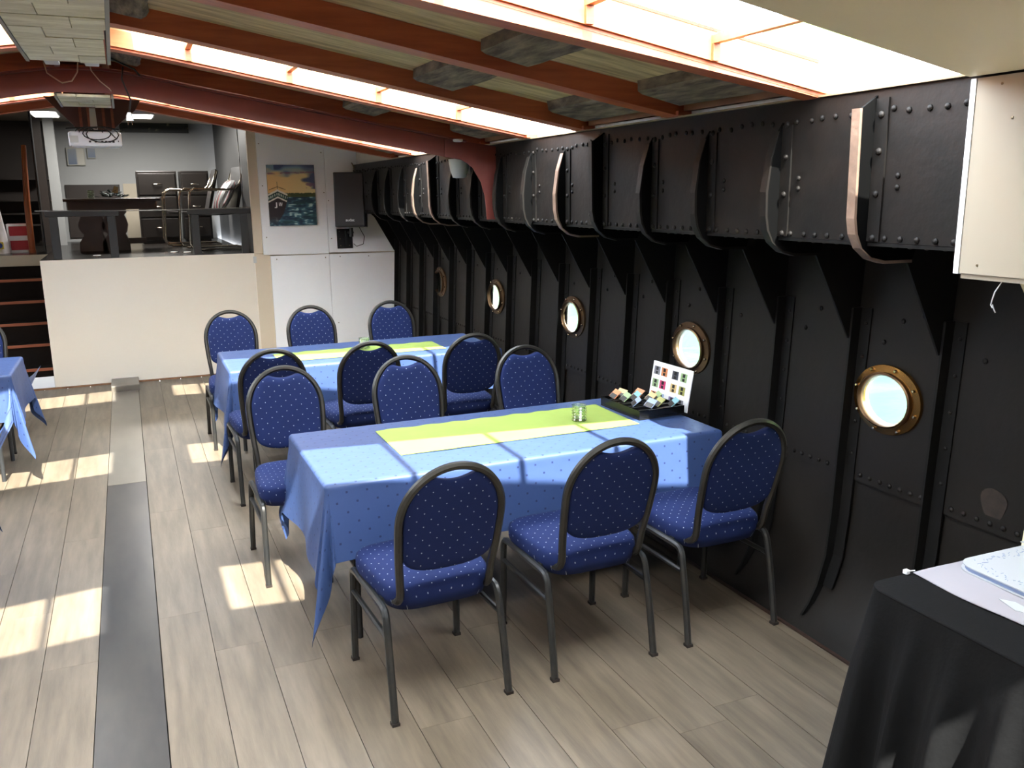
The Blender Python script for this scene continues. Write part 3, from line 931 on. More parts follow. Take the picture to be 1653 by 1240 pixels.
# lit ceiling lamps of the cabin
for i, (x0, x1, y0, y1) in enumerate(((0.10, 0.42, 11.0, 11.5), (-0.84, -0.56, 10.9, 11.6))):
    t = thing('ceiling_lamp', 'lit flat ceiling lamp in the cabin, %s of the projector' % ('right' if i == 0 else 'left'), 'lamp', ((x0 + x1) / 2, (y0 + y1) / 2, 2.70), group='cabin ceiling lamps')
    hw, hd = (x1 - x0) / 2, (y1 - y0) / 2
    B().box(-hw, hw, -hd, hd, -0.04, -0.0005).done('housing', 'plastic', t)
    B().box(-hw + 0.02, hw - 0.02, -hd + 0.02, hd - 0.02, -0.047, -0.0405).done('diffuser', 'lampon', t)
cl = bpy.data.lights.new('cabin_lamp_light', 'AREA'); cl.energy = 12; cl.size = 0.4; cl.color = (1, 0.96, 0.9)
clo = bpy.data.objects.new('cabin_lamp_light', cl); COL.objects.link(clo); clo.location = (0.26, 11.25, 2.64)

# steel guard frames on the deck edge with a wire
def guard(x0, x1, label, group=None):
    t = thing('guard_frame', label, 'railing', ((x0 + x1) / 2, YW + 0.09, ZST))
    h = (x1 - x0) / 2
    B().box(-h, h, -0.03, 0.03, 0.385, 0.435).done('top_bar', 'blkmetal', t, bevel=0.003)
    B().box(-h + 0.03, -h + 0.10, -0.03, 0.03, 0.0, 0.384).done('leg', 'blkmetal', t, bevel=0.003)
    B().box(h - 0.10, h - 0.03, -0.03, 0.03, 0.0, 0.384).done('leg', 'blkmetal', t, bevel=0.003)
    return t
guard(-0.665, -0.05, 'left dark steel guard frame on the edge of the raised deck')
guard(0.56, 1.146, 'right dark steel guard frame on the edge of the raised deck')
t = thing('wire_rail', 'thin steel safety wire stretched along the top of the deck guard frames', 'wire', (0, YW + 0.055, 1.642))
B().tube([(-0.74, 0, 0.0), (0.2, 0, -0.012), (1.07, 0, 0.0), (1.146, 0, 0.001)], 0.0035, seg=6).done('wire', 'wire', t, smooth='all')
B().tube([(1.05, 0, 0.0), (1.07, 0, 0.0)], 0.008, seg=8).tube([(1.11, 0, 0.001), (1.13, 0, 0.001)], 0.008, seg=8).done('turnbuckle', 'wire', t, smooth=True)
t = tag(B().tube([(1.085, YW + 0.13, 2.50), (1.09, YW + 0.13, 1.8), (1.088, YW + 0.13, 1.24)], 0.004, seg=6).done('vertical_wire', 'wire', smooth='all'), 'thin vertical steel wire beside the right deck guard frame', 'wire')
for i, (x, y) in enumerate(((-0.28, 9.45), (0.43, 9.60), (0.55, 9.50))):
    t = thing('deck_spot', ['flush round deck light on the left of the raised deck', 'flush round deck light, middle one of the raised deck', 'flush round deck light, rightmost of the raised deck'][i], 'light', (x, y, ZST), group='deck lights')
    B().lathe([(0.045, 0.0005), (0.045, 0.004), (0.038, 0.006)], (0, 0, 0), 'z', 20).done('rim', 'chrome', t, smooth=True)
    B().lathe([(0.036, 0.0062), (0.034, 0.0075)], (0, 0, 0), 'z', 20).done('lens', 'paper', t, smooth=True)

# carved desk on the deck
t = thing('carved_desk', 'dark carved wooden desk with shaped pedestals on the raised deck', 'desk', (-0.10, 10.55, ZST))
B().box(-0.47, 0.47, -0.28, 0.28, 0.515, 0.545).done('top', 'desk', t, bevel=0.006)
B().box(-0.43, 0.43, -0.24, 0.24, 0.43, 0.5145).done('apron', 'desk', t)
pp = [(0.16, 0.429), (0.165, 0.40), (0.12, 0.37), (0.15, 0.33), (0.175, 0.27), (0.15, 0.20), (0.115, 0.17), (0.145, 0.13), (0.175, 0.09), (0.18, 0.0)]
for x in (-0.22, 0.005):
    B().prism([(x - 0.0 + (-p) * 0.9 + 0.02, z) for p, z in pp] + [(x + p * 0.6 + 0.02, z) for p, z in pp[::-1]], 'y', -0.20, -0.15).done('pedestal', 'desk', t)
    B().prism([(x - 0.0 + (-p) * 0.9 + 0.02, z) for p, z in pp] + [(x + p * 0.6 + 0.02, z) for p, z in pp[::-1]], 'y', 0.15, 0.20).done('pedestal', 'desk', t)
B().box(-0.28, 0.30, -0.03, 0.03, 0.06, 0.12).done('stretcher', 'desk', t)
# glass and plant on the desk
def glass_cup(loc, label, r=0.038, h=0.075, group=None):
    t = thing('tealight_glass', label, 'glass', loc, group=group)
    pr_ = []
    n = 5
    for i in range(n * 4 + 1):
        z = 0.008 + (h - 0.008) * i / (n * 4)
        pr_.append((r - 0.0022 + 0.0022 * math.cos(2 * PI * i / 4), z))
    prof_ = [(0.001, 0.0), (r - 0.004, 0.0), (r - 0.001, 0.004)] + pr_ + [(r - 0.006, h), (r - 0.0065, 0.012), (0.001, 0.012)]
    B().lathe(prof_, (0, 0, 0), 'z', 24).done('cup', 'cupglass', t, smooth=True)
    B().lathe([(0.001, 0.0125), (0.019, 0.0125), (0.019, 0.024), (0.001, 0.025)], (0, 0, 0), 'z', 16).done('tealight', 'paper', t, smooth=True)
    return t
glass_cup((-0.30, 10.33, ZST + 0.546), 'cut glass tealight holder on the carved desk on the raised deck', 0.036, 0.085)
t = thing('leafy_bundle', 'low heap of blue-green dried leaves on the carved desk', 'plant', (-0.12, 10.5, ZST + 0.546))
b = B()
rnd = random.Random(3)
for i in range(70):
    a = rnd.uniform(0, 2 * PI); r = rnd.uniform(0.0, 0.17); h = 0.015 + 0.09 * (1 - r / 0.18) * rnd.random()
    c = Vector((r * math.cos(a) * 1.05, r * math.sin(a) * 0.6, h))
    d = Vector((math.cos(a), math.sin(a), rnd.uniform(-.2, .6))).normalized() * rnd.uniform(0.03, 0.06)
    w = Vector((-d.y, d.x, 0)).normalized() * 0.012
    q = [c - d * .5, c + w, c + d * .8, c - w]
    q = [Vector((p.x, p.y, max(p.z, 0.002))) for p in q]
    f = [b.b.verts.new(p) for p in q] + [b.b.verts.new(p + Vector((0, 0, 0.004))) for p in q]
    for ix in ((0, 1, 2, 3), (7, 6, 5, 4), (0, 4, 5, 1), (1, 5, 6, 2), (2, 6, 7, 3), (3, 7, 4, 0)):
        b.b.faces.new([f[k] for k in ix])
tag(b.done('leaves', 'teal', t), kind='stuff')
B().prism([(0.02, 0.06), (0.08, 0.05), (0.09, 0.115), (0.05, 0.13)], 'y', -0.02, 0.02).done('seed_head', 'tea_sand' if 'tea_sand' in MT else 'paper', t)

# black chests of drawers behind
for i, (x0, x1) in enumerate(((0.17, 0.62), (0.66, 0.99))):
    t = thing('drawer_chest', ['black lacquered chest of drawers, wider left one at the back of the raised deck', 'black lacquered chest of drawers, narrower right one at the back of the raised deck'][i], 'chest', ((x0 + x1) / 2, 11.75, ZST))
    h = (x1 - x0) / 2
    B().box(-h, h, -0.20, 0.20, 0.04, 0.86).box(-h + 0.02, h - 0.02, -0.18, 0.18, 0.0, 0.04).done('body', 'chest', t, bevel=0.006)
    for z0, z1 in ((0.08, 0.30), (0.32, 0.56), (0.58, 0.83)):
        d = B().box(-h + 0.02, h - 0.02, -0.216, -0.2005, z0, z1).done('drawer', 'chest', t, bevel=0.004)
        kn = B().tube([(-0.05, -0.218, (z0 + z1) / 2), (-0.04, -0.234, (z0 + z1) / 2), (0.04, -0.234, (z0 + z1) / 2), (0.05, -0.218, (z0 + z1) / 2)], 0.006, seg=8).done('handle', 'chrome', d, smooth='all')

# cantilever tube chairs
def tube_chair(loc, rz, label, cushion):
    t = thing('cantilever_chair', label, 'chair', loc, rz, 'tube chairs on the deck')
    for s in (-1, 1):
        x = s * 0.27
        pts = [(x * 0.0, 0.28, 0.012)] if False else []
        pts = [(x, 0.30, 0.014), (x, -0.22, 0.014), (x, -0.27, 0.03), (x, -0.295, 0.08), (x, -0.27, 0.55), (x, -0.26, 0.60), (x, -0.21, 0.635), (x, 0.12, 0.62), (x, 0.20, 0.63), (x, 0.25, 0.68), (x, 0.31, 0.84)]
        B().tube(pts, 0.0125, seg=8).done('side_tube', 'chrome', t, smooth='all')
    B().tube([(-0.258, 0.30, 0.014), (0.258, 0.30, 0.014)], 0.0122, seg=8).done('cross_tube', 'chrome', t, smooth='all')
    B().grid(lambda u, v: (u, v, 0.40 - 0.03 * math.sin((v + .25) / .5 * PI) * .5), [-0.255, 0.255], [-0.24 + 0.47 * i / 8 for i in range(9)]).grid(lambda u, v: (u, v, 0.375 - 0.03 * math.sin((v + .25) / .5 * PI) * .5), [-0.255, 0.255], [-0.24 + 0.47 * i / 8 for i in range(9)]).done('seat', 'leather', t)
    B().prism([(0.19, 0.40), (0.22, 0.39), (0.33, 0.84), (0.30, 0.86)], 'x', -0.255, 0.255).done('backrest', 'leather', t)
    return t
tube_chair((0.86, 10.0, ZST), -PI / 2 + 0.12, 'chrome tube chair with black seat holding the striped cushion', True)
tube_chair((0.70, 11.0, ZST), -PI / 2, 'chrome tube chair with black seat behind the carved desk', False)
t = thing('striped_cushion', 'grey, white and red striped cushion leaning in the chrome tube chair', 'cushion', (0.92, 9.94, ZST + 0.415), -PI / 2 + 0.12)
cm = ['plasticgrey', 'leather', 'red', 'leather', 'plasticgrey', 'leather', 'red', 'plasticgrey', 'leather', 'plasticgrey']
Mr = Matrix.Rotation(-0.5, 4, 'X')
for i, mm_ in enumerate(cm):
    x0, x1 = -0.19 + 0.038 * i, -0.19 + 0.038 * (i + 1)
    b = B()
    def cu(x, s, z):
        e = max(0.0, (1 - (x / 0.195) ** 2)) ** .4 * max(0.0, (1 - ((z - 0.17) / 0.175) ** 2)) ** .4
        return Mr @ Vector((x, s * 0.06 * e, z))
    zz = [0.005 + 0.33 * j / 10 for j in range(11)]
    b.grid(lambda x, z: cu(x, 1, z), [x0, x1], zz); b.grid(lambda x, z: cu(x, -1, z), [x0, x1], zz)
    b.done('stripe', mm_, t, smooth='all')

# things on the landing at the left
t = thing('timber_pole', 'varnished round wooden pole standing at the head of the stairs', 'pole', (-0.915, 10.45, ZST))
B().tube([(0, 0, 0.0), (0, 0, 0.03)], 0.036, seg=12).done('foot', 'copper', t, smooth=True)
B().tube([(0, 0, 0.0305), (0.005, 0.0, 0.5), (0.03, 0.1, 1.09)], [0.032, 0.031, 0.024], seg=12).done('shaft', 'copper', t, smooth=True)
t = tag(B().tube([(-0.80, 10.5, 1.205), (-0.80, 10.6, 2.69)], 0.014, seg=8).done('stair_post', 'blkmetal', smooth=True), 'thin dark metal post standing beside the round wooden pole', 'post')
t = thing('shopping_bag', 'white plastic shopping bag standing on the landing at the far left', 'bag', (-1.26, 10.45, ZST + 0.001))
b = B()
def bagf(a, z):
    w = 0.14 * (1 - 0.35 * z / 0.52) * (1 + 0.06 * math.sin(5 * a + z * 9)); d = 0.09 * (1 - 0.5 * z / 0.52) * (1 + 0.08 * math.sin(4 * a))
    return (w * math.cos(a), d * math.sin(a), z)
aa = [2 * PI * i / 28 for i in range(29)]
b.grid(bagf, aa, [0.0, 0.02, 0.1, 0.2, 0.3, 0.4, 0.48, 0.52]); b.prism([bagf(a, 0)[:2] for a in aa[:-1]], 'z', 0.0, 0.004)
b.done('bag_body', 'bagw', t, smooth='all')
B().box(0.02, 0.10, -0.104, -0.094, 0.05, 0.12).done('yellow_mark', 'yellow', t)
B().lathe([(0.03, -0.1055), (0.03, -0.1045)], (0.06, 0, 0.085), 'y', 20).done('blue_mark', 'blue', t)
for i, z in enumerate((0.0, 0.148)):
    t = thing('white_crate', ['white crate with red contents on the landing, lower of two', 'white crate with red contents on the landing, upper of two'][i], 'crate', (-1.03, 10.62, ZST + 0.001 + z), group='crates on the landing')
    t.scale = (0.82, 0.82, 0.82)
    B().box(-0.13, 0.13, -0.10, 0.10, 0, 0.008).box(-0.13, 0.13, -0.10, -0.094, 0.008, 0.03).box(-0.13, 0.13, -0.10, -0.094, 0.15, 0.178).box(-0.13, -0.11, -0.10, -0.094, 0.03, 0.15).box(0.10, 0.13, -0.10, -0.094, 0.03, 0.15).box(-0.13, -0.124, -0.094, 0.10, 0.008, 0.178).box(0.124, 0.13, -0.094, 0.10, 0.008, 0.178).box(-0.124, 0.124, 0.094, 0.1, 0.008, 0.178).done('crate_shell', 'plastic', t)
    B().box(-0.105, 0.095, -0.092, 0.09, 0.0085, 0.165).done('red_contents', 'red', t)

# pictures on the grey cabin wall
def art_obj(name, parent, w, h, nx, nz, fn, y, loc):
    """flat painted picture: w x h in the xz plane, colours from fn(u,v) (v up)"""
    b = B()
    xs_ = [-w / 2 + w * i / nx for i in range(nx + 1)]
    zs_ = [h * j / nz for j in range(nz + 1)]
    b.grid(lambda x, z: (x, y, z), xs_, zs_)
    o = b.done(name, 'art', parent)
    me = o.data
    at = me.color_attributes.new('Col', 'FLOAT_COLOR', 'POINT')
    for i, v in enumerate(me.vertices):
        at.data[i].color = lin(fn((v.co.x + w / 2) / w, v.co.z / h))
    return o
rn = random.Random(5)
def vnoise(seed):
    r = random.Random(seed)
    G = [[r.random() for _ in range(41)] for _ in range(41)]
    def f(u, v):
        u = (u % 40); v = (v % 40)
        i, j = int(u), int(v)
        fu, fv = u - i, v - j
        fu, fv = fu * fu * (3 - 2 * fu), fv * fv * (3 - 2 * fv)
        return (G[i][j] * (1 - fu) + G[i + 1][j] * fu) * (1 - fv) + (G[i][j + 1] * (1 - fu) + G[i + 1][j + 1] * fu) * fv
    return f
N1, N2, N3 = vnoise(1), vnoise(2), vnoise(3)
def mixc(a, b, t):
    t = max(0.0, min(1.0, t))
    return tuple(a[k] * (1 - t) + b[k] * t for k in range(3))
def night(u, v):
    g = N1(u * 30, v * 22) * N2(u * 14, v * 9)
    c = mixc((16, 20, 18), (44, 52, 40), v * .8)
    return mixc(c, (150, 140, 110), (g - 0.62) * 6 if v < 0.75 else 0)
t = thing('dark_picture', 'wide dark night-scene picture high on the grey cabin wall', 'picture', (0.47, 12.79, 2.58))
B().box(-0.42, 0.42, -0.02, 0.005, 0, 0.20).done('canvas_block', 'blk', t)
art_obj('painted_face', t, 0.838, 0.198, 40, 12, night, -0.0205, None)
for i, (x0, x1, z0, z1) in enumerate(((-0.60, -0.39, 2.16, 2.38), (-0.36, -0.26, 2.25, 2.40))):
    t = thing('framed_print', ['small framed grey-blue print on the cabin wall, larger left one', 'small framed grey-blue print on the cabin wall, smaller right one'][i], 'picture', ((x0 + x1) / 2, 12.79, z0))
    B().box((x0 - x1) / 2, (x1 - x0) / 2, -0.018, 0.005, 0, z1 - z0).done('frame', 'greyside', t)
    art_obj('print', t, (x1 - x0) * 0.88, (z1 - z0) * 0.88, 10, 10, lambda u, v: mixc((92, 104, 124), (170, 168, 160), 1 if u > 0.5 and i == 0 else v * .5), -0.0185, None).location = (0, 0, (z1 - z0) * 0.06)

# painting of the ship on the white panel
def ship(u, v):
    # v up, u right
    n = N1(u * 9, v * 34) * 0.6 + N2(u * 20, v * 60) * 0.4
    m = N3(u * 5, v * 16)
    if v > 0.535 + 0.01 * N2(u * 38, 3):          # sky
        c = mixc((236, 196, 132), (226, 210, 152), u)
        c = mixc(c, (120, 150, 168), (v - 0.83) * 9 + (m - 0.5) * 1.2)
        c = mixc(c, (72, 82, 116), ((u - 0.72) * 4 + (v - 0.72) * 2.2 + (m - 0.5) * 3.0) if v > 0.6 else 0)
        c = mixc(c, (60, 70, 106), ((v - 0.93) * 14 + (m - .5) * 3) if u > 0.15 else 0)
        c = mixc(c, (128, 78, 100), (0.9 - abs(v - 0.86 - 0.02 * u) * 40) * (1 if n > 0.42 else 0.2))
        if u > 0.8 and 0.62 < v < 0.70 and n > .45: c = mixc(c, (110, 70, 110), .7)
    elif v > 0.475:
        c = mixc((84, 92, 44), (48, 66, 40), n)
    else:
        c = mixc((22, 50, 74), (64, 108, 124), (n - 0.32) * 3)
        c = mixc(c, (176, 206, 206), (n - 0.66) * 9)
        c = mixc(c, (30, 70, 66), (m - 0.55) * 1.5)
    # hull of the ship at the left
    cx, top = 0.20, 0.60
    d = abs(u - cx)
    ridge = top - d * 0.38
    ur = 0.40 if v > 0.45 else (0.36 + (v - 0.33) * 0.33 if v > 0.33 else (0.30 + (v - 0.2) * 0.46 if v > 0.2 else 0.12 + v * 0.9))
    if u < ur and v < ridge:
        if True:
            c = mixc(mixc((38, 32, 38), (58, 44, 46), n * .6), c, (0.16 - v) * 6)
            if ridge - 0.03 < v: c = (236, 232, 220)
            elif ridge - 0.115 < v:
                c = (28, 66, 60)
                if ridge - 0.09 < v < ridge - 0.052 and int(u * 46) % 2 == 0: c = (190, 205, 190)
            elif ridge - 0.14 < v: c = (236, 232, 220)
            # the white J and W marks on the bow
            if (abs(u - 0.165) < 0.011 and 0.30 < v < 0.385) or (0.125 < u < 0.17 and 0.295 < v < 0.315): c = (226, 226, 226)
            if 0.21 < u < 0.285 and 0.325 < v < 0.39:
                q = (u - 0.21) / 0.075
                if abs(abs(((q * 2) % 1) - 0.5) * 2 - (v - 0.325) / 0.065) < 0.42: c = (216, 216, 220)
    if abs(u - 0.20) < 0.004 and 0.6 < v < 0.73: c = (70, 50, 40)
    if 0.02 < u < 0.37 and abs(v - (0.645 - d * 0.30)) < 0.006: c = (120, 84, 50)
    return c
t = thing('ship_painting', 'small unframed oil painting of a dark ship bow on choppy water at sunset', 'painting', (1.545, YW - 0.030, 1.46))
B().box(-0.232, 0.232, -0.022, -0.0005, 0, 0.59).done('canvas_block', 'greyside', t)
art_obj('painted_face', t, 0.463, 0.589, 110, 130, ship, -0.0226, None)

# loudspeaker on its wall bracket
t = thing('wall_speaker', 'black loudspeaker tilted on a wall bracket beside the ship painting', 'speaker', (2.06, YW - 0.33, 1.44))
Ms = Matrix.Rotation(-0.36, 4, 'Z') @ Matrix.Rotation(-0.06, 4, 'X')
B().box(-0.150, 0.150, -0.06, 0.12, 0.0, 0.53, Ms).done('cabinet', 'blk', t, bevel=0.008)
B().box(-0.140, 0.140, -0.072, -0.0605, 0.012, 0.518, Ms).done('grille', 'blkmetal' if False else 'blk', t, bevel=0.004)
tx = bpy.data.curves.new('speaker_badge', 'FONT')
tx.body = 'audac'; tx.size = 0.038; tx.align_x = 'CENTER'; tx.extrude = 0.0008
to = bpy.data.objects.new('badge_text', tx); COL.objects.link(to)
tx.materials.append(MT['paper'])
bpy.context.view_layer.update()
_bm = bpy.data.meshes.new_from_object(to)
bpy.data.objects.remove(to)
_mx = Ms @ Matrix.Translation((0.0, -0.0735, 0.055)) @ Matrix.Rotation(PI / 2, 4, 'X')
_bm.transform(_mx)
to = bpy.data.objects.new('badge', _bm); COL.objects.link(to); to.parent = t
t = thing('speaker_bracket', 'black steel wall plate and arm under the loudspeaker', 'bracket', (2.06, YW - 0.03, 1.215))
B().box(-0.085, 0.075, -0.012, 0.0, 0.0, 0.20).done('wall_plate', 'blk', t, bevel=0.003)
B().box(-0.005, 0.02, -0.04, -0.0125, 0.02, 0.18).done('spine', 'blk', t, bevel=0.003)
B().tube([(0.02, -0.03, 0.16), (0.06, -0.10, 0.165), (0.03, -0.20, 0.17), (0.0, -0.28, 0.17)], 0.011, seg=10).tube([(0.0, -0.285, 0.13), (0.0, -0.285, 0.218)], 0.018, seg=12).done('arm', 'blk', t, smooth=True)
screws([(-0.06, -0.0125, 0.175), (-0.055, -0.0125, 0.10), (-0.052, -0.0125, 0.03), (0.04, -0.0125, 0.03), (0.028, -0.0125, 0.165)], t, 'y', 0.006)
tag(B().tube([(2.145, YW - 0.035, 1.26), (2.17, YW - 0.06, 1.235), (2.22, YW - 0.14, 1.26), (2.21, YW - 0.24, 1.34), (2.15, YW - 0.28, 1.438)], 0.0035, seg=6).done('speaker_cable', 'cable', smooth='all'), 'thin black cable looping from bracket to loudspeaker', 'cable')
tag(B().tube([(2.18, YW - 0.10, 1.975), (2.18, YW - 0.09, 2.0), (2.17, YW - 0.06, 2.05), (2.165, YW - 0.03, 2.07)], 0.006, seg=6).done('wall_hook', 'screw', smooth='all'), 'small metal hook above the loudspeaker', 'hook')

# projector under the ridge
t = thing('projector', 'white ceiling projector with dangling black cables under the ridge', 'projector', (-0.115, 5.92, 2.045), 0.03)
def rr(w, d, r, n=5):
    out = []
    for cx, cy, a0 in ((w - r, d - r, 0), (-w + r, d - r, PI / 2), (-w + r, -d + r, PI), (w - r, -d + r, 1.5 * PI)):
        for i in range(n + 1):
            a = a0 + PI / 2 * i / n
            out.append((cx + r * math.cos(a), cy + r * math.sin(a)))
    return out
B().prism(rr(0.142, 0.11, 0.03), 'z', 0.0, 0.085).done('casing', 'plastic', t, bevel=0.012)
for x in (-0.03, 0.0, 0.035, 0.055, 0.075, 0.095):
    B().box(x - 0.006, x + 0.006, -0.1125, -0.1102, 0.022, 0.032).done('socket', 'blk', t)
B().box(-0.135, -0.09, -0.1118, -0.1102, 0.02, 0.06).done('vent_panel', 'plasticgrey', t)
B().prism([(-0.02, 0.086), (0.02, 0.086), (0.016, 0.222), (-0.016, 0.222)], 'y', -0.02, 0.02).done('mount_column', 'plasticgrey', t)
B().box(-0.06, 0.06, -0.05, 0.05, 0.086, 0.098).done('mount_plate', 'blk', t)
for k in range(4):
    pts = []
    for i in range(17):
        a = PI * 2 * i / 16 * (0.8 + 0.12 * k)
        pts.append((-0.05 + 0.03 * k + (0.05 + 0.012 * k) * math.cos(a + k), -0.100 - 0.006 * k, 0.085 + (0.02 + 0.008 * k) * math.sin(a + k) - 0.006 * k))
    B().tube(pts, 0.003, seg=6).done('cable', 'cable', t, smooth='all')
B().tube([(0.06, -0.119, 0.10), (0.09, -0.121, 0.07), (0.12, -0.100, 0.035), (0.122, -0.113, 0.03)], 0.003, seg=6).tube([(-0.15, -0.1, 0.1), (-0.05, -0.119, 0.105), (0.05, -0.12, 0.11), (0.13, -0.119, 0.095)], 0.004, seg=6).done('cable', 'cable', t, smooth='all')

# cables and plug hanging from the arch
t = thing('hanging_plug', 'white mains plug hanging on a black cable below the maroon arch', 'plug', (0.075, 5.18, 2.145))
B().prism([(-0.018, 0.0), (0.018, 0.0), (0.016, 0.025), (0.008, 0.042), (-0.008, 0.042), (-0.016, 0.025)], 'y', -0.009, 0.009).done('plug_body', 'plastic', t, bevel=0.002)
for x in (-0.010, 0.010):
    B().tube([(x, 0, -0.0005), (x, 0, -0.02)], 0.0024, seg=8).done('pin', 'chrome', t, smooth=True)
B().tube([(0, 0, 0.0425), (0.004, 0, 0.06), (0.012, -0.05, 0.10), (-0.02, -0.06, 0.2), (-0.01, -0.06, 0.262)], 0.0042, seg=6).done('cord', 'cable', t, smooth='all')
tag(B().tube([(-0.30, 5.19, 2.43), (-0.29, 5.185, 2.37), (-0.235, 5.185, 2.33), (-0.225, 5.185, 2.325), (-0.18, 5.185, 2.335), (-0.15, 5.185, 2.38), (-0.14, 5.10, 2.425)], 0.0035, seg=6).done('pale_cable', 'wcable', smooth='all'), 'pale cable sagging in a V over the arch left of centre', 'cable')
tag(B().tube([(-0.09, 4.9, 2.425), (-0.085, 5.185, 2.39), (-0.05, 5.185, 2.34), (-0.01, 5.185, 2.305), (0.0, 5.19, 2.29)], 0.003, seg=6).done('pale_cable', 'wcable', smooth='all'), 'thin brown cable crossing the arch towards the projector', 'cable')
tag(B().tube([(0.01, 5.0, 2.43), (0.07, 5.17, 2.425), (0.12, 5.185, 2.405), (0.145, 5.19, 2.375)], 0.005, seg=6).done('black_cable', 'cable', smooth='all'), 'short black cable looping over the arch right of centre', 'cable')
# white lamp behind the knee
t = thing('wall_lamp', 'white half-shell lamp on the coaming behind the maroon knee', 'lamp', (XC - 0.07, 5.72, 1.855))
b = B()
b.lathe([(0.025, 0.0), (0.045, 0.004), (0.062, 0.05), (0.074, 0.125), (0.070, 0.125), (0.058, 0.05), (0.042, 0.009), (0.02, 0.006)], (0, 0, 0), 'z', 24, close=True)
b.done('shade', 'plasticgrey', t, smooth=True)
B().box(0.04, 0.0685, -0.03, 0.03, 0.03, 0.10).done('wall_mount', 'plasticgrey', t)
tag(B().lathe([(0.03, 0.0), (0.03, -0.012), (0.02, -0.016)], (1.90, 5.165, 2.075), 'z', 16).done('downlight', 'plasticgrey', smooth=True), 'small round white downlight near the right end of the arch', 'light')

# ================================================================== BANQUET CHAIRS
def cr(points, n=4):
    """Catmull-Rom through points"""
    P = [Vector(p) for p in points]
    P = [P[0] * 2 - P[1]] + P + [P[-1] * 2 - P[-2]]
    out = []
    for i in range(1, len(P) - 2):
        for k in range(n):
            t = k / n
            a, b_, c, d = P[i - 1], P[i], P[i + 1], P[i + 2]
            out.append(0.5 * ((2 * b_) + (c - a) * t + (2 * a - 5 * b_ + 4 * c - d) * t * t + (3 * b_ - a - 3 * c + d) * t ** 3))
    out.append(P[-2])
    return out
def yb(z):            # lean of the backrest plane
    return -0.205 - (z - 0.50) * 0.27
def wf(z):            # half width of the back frame
    if z > 0.715:
        q = (z - 0.715) / 0.190
        return 0.181 * math.sqrt(max(0.0, 1 - q * q))
    return 0.181 - 0.020 * ((0.715 - z) / 0.26) ** 1.6
CH_LABEL = {}
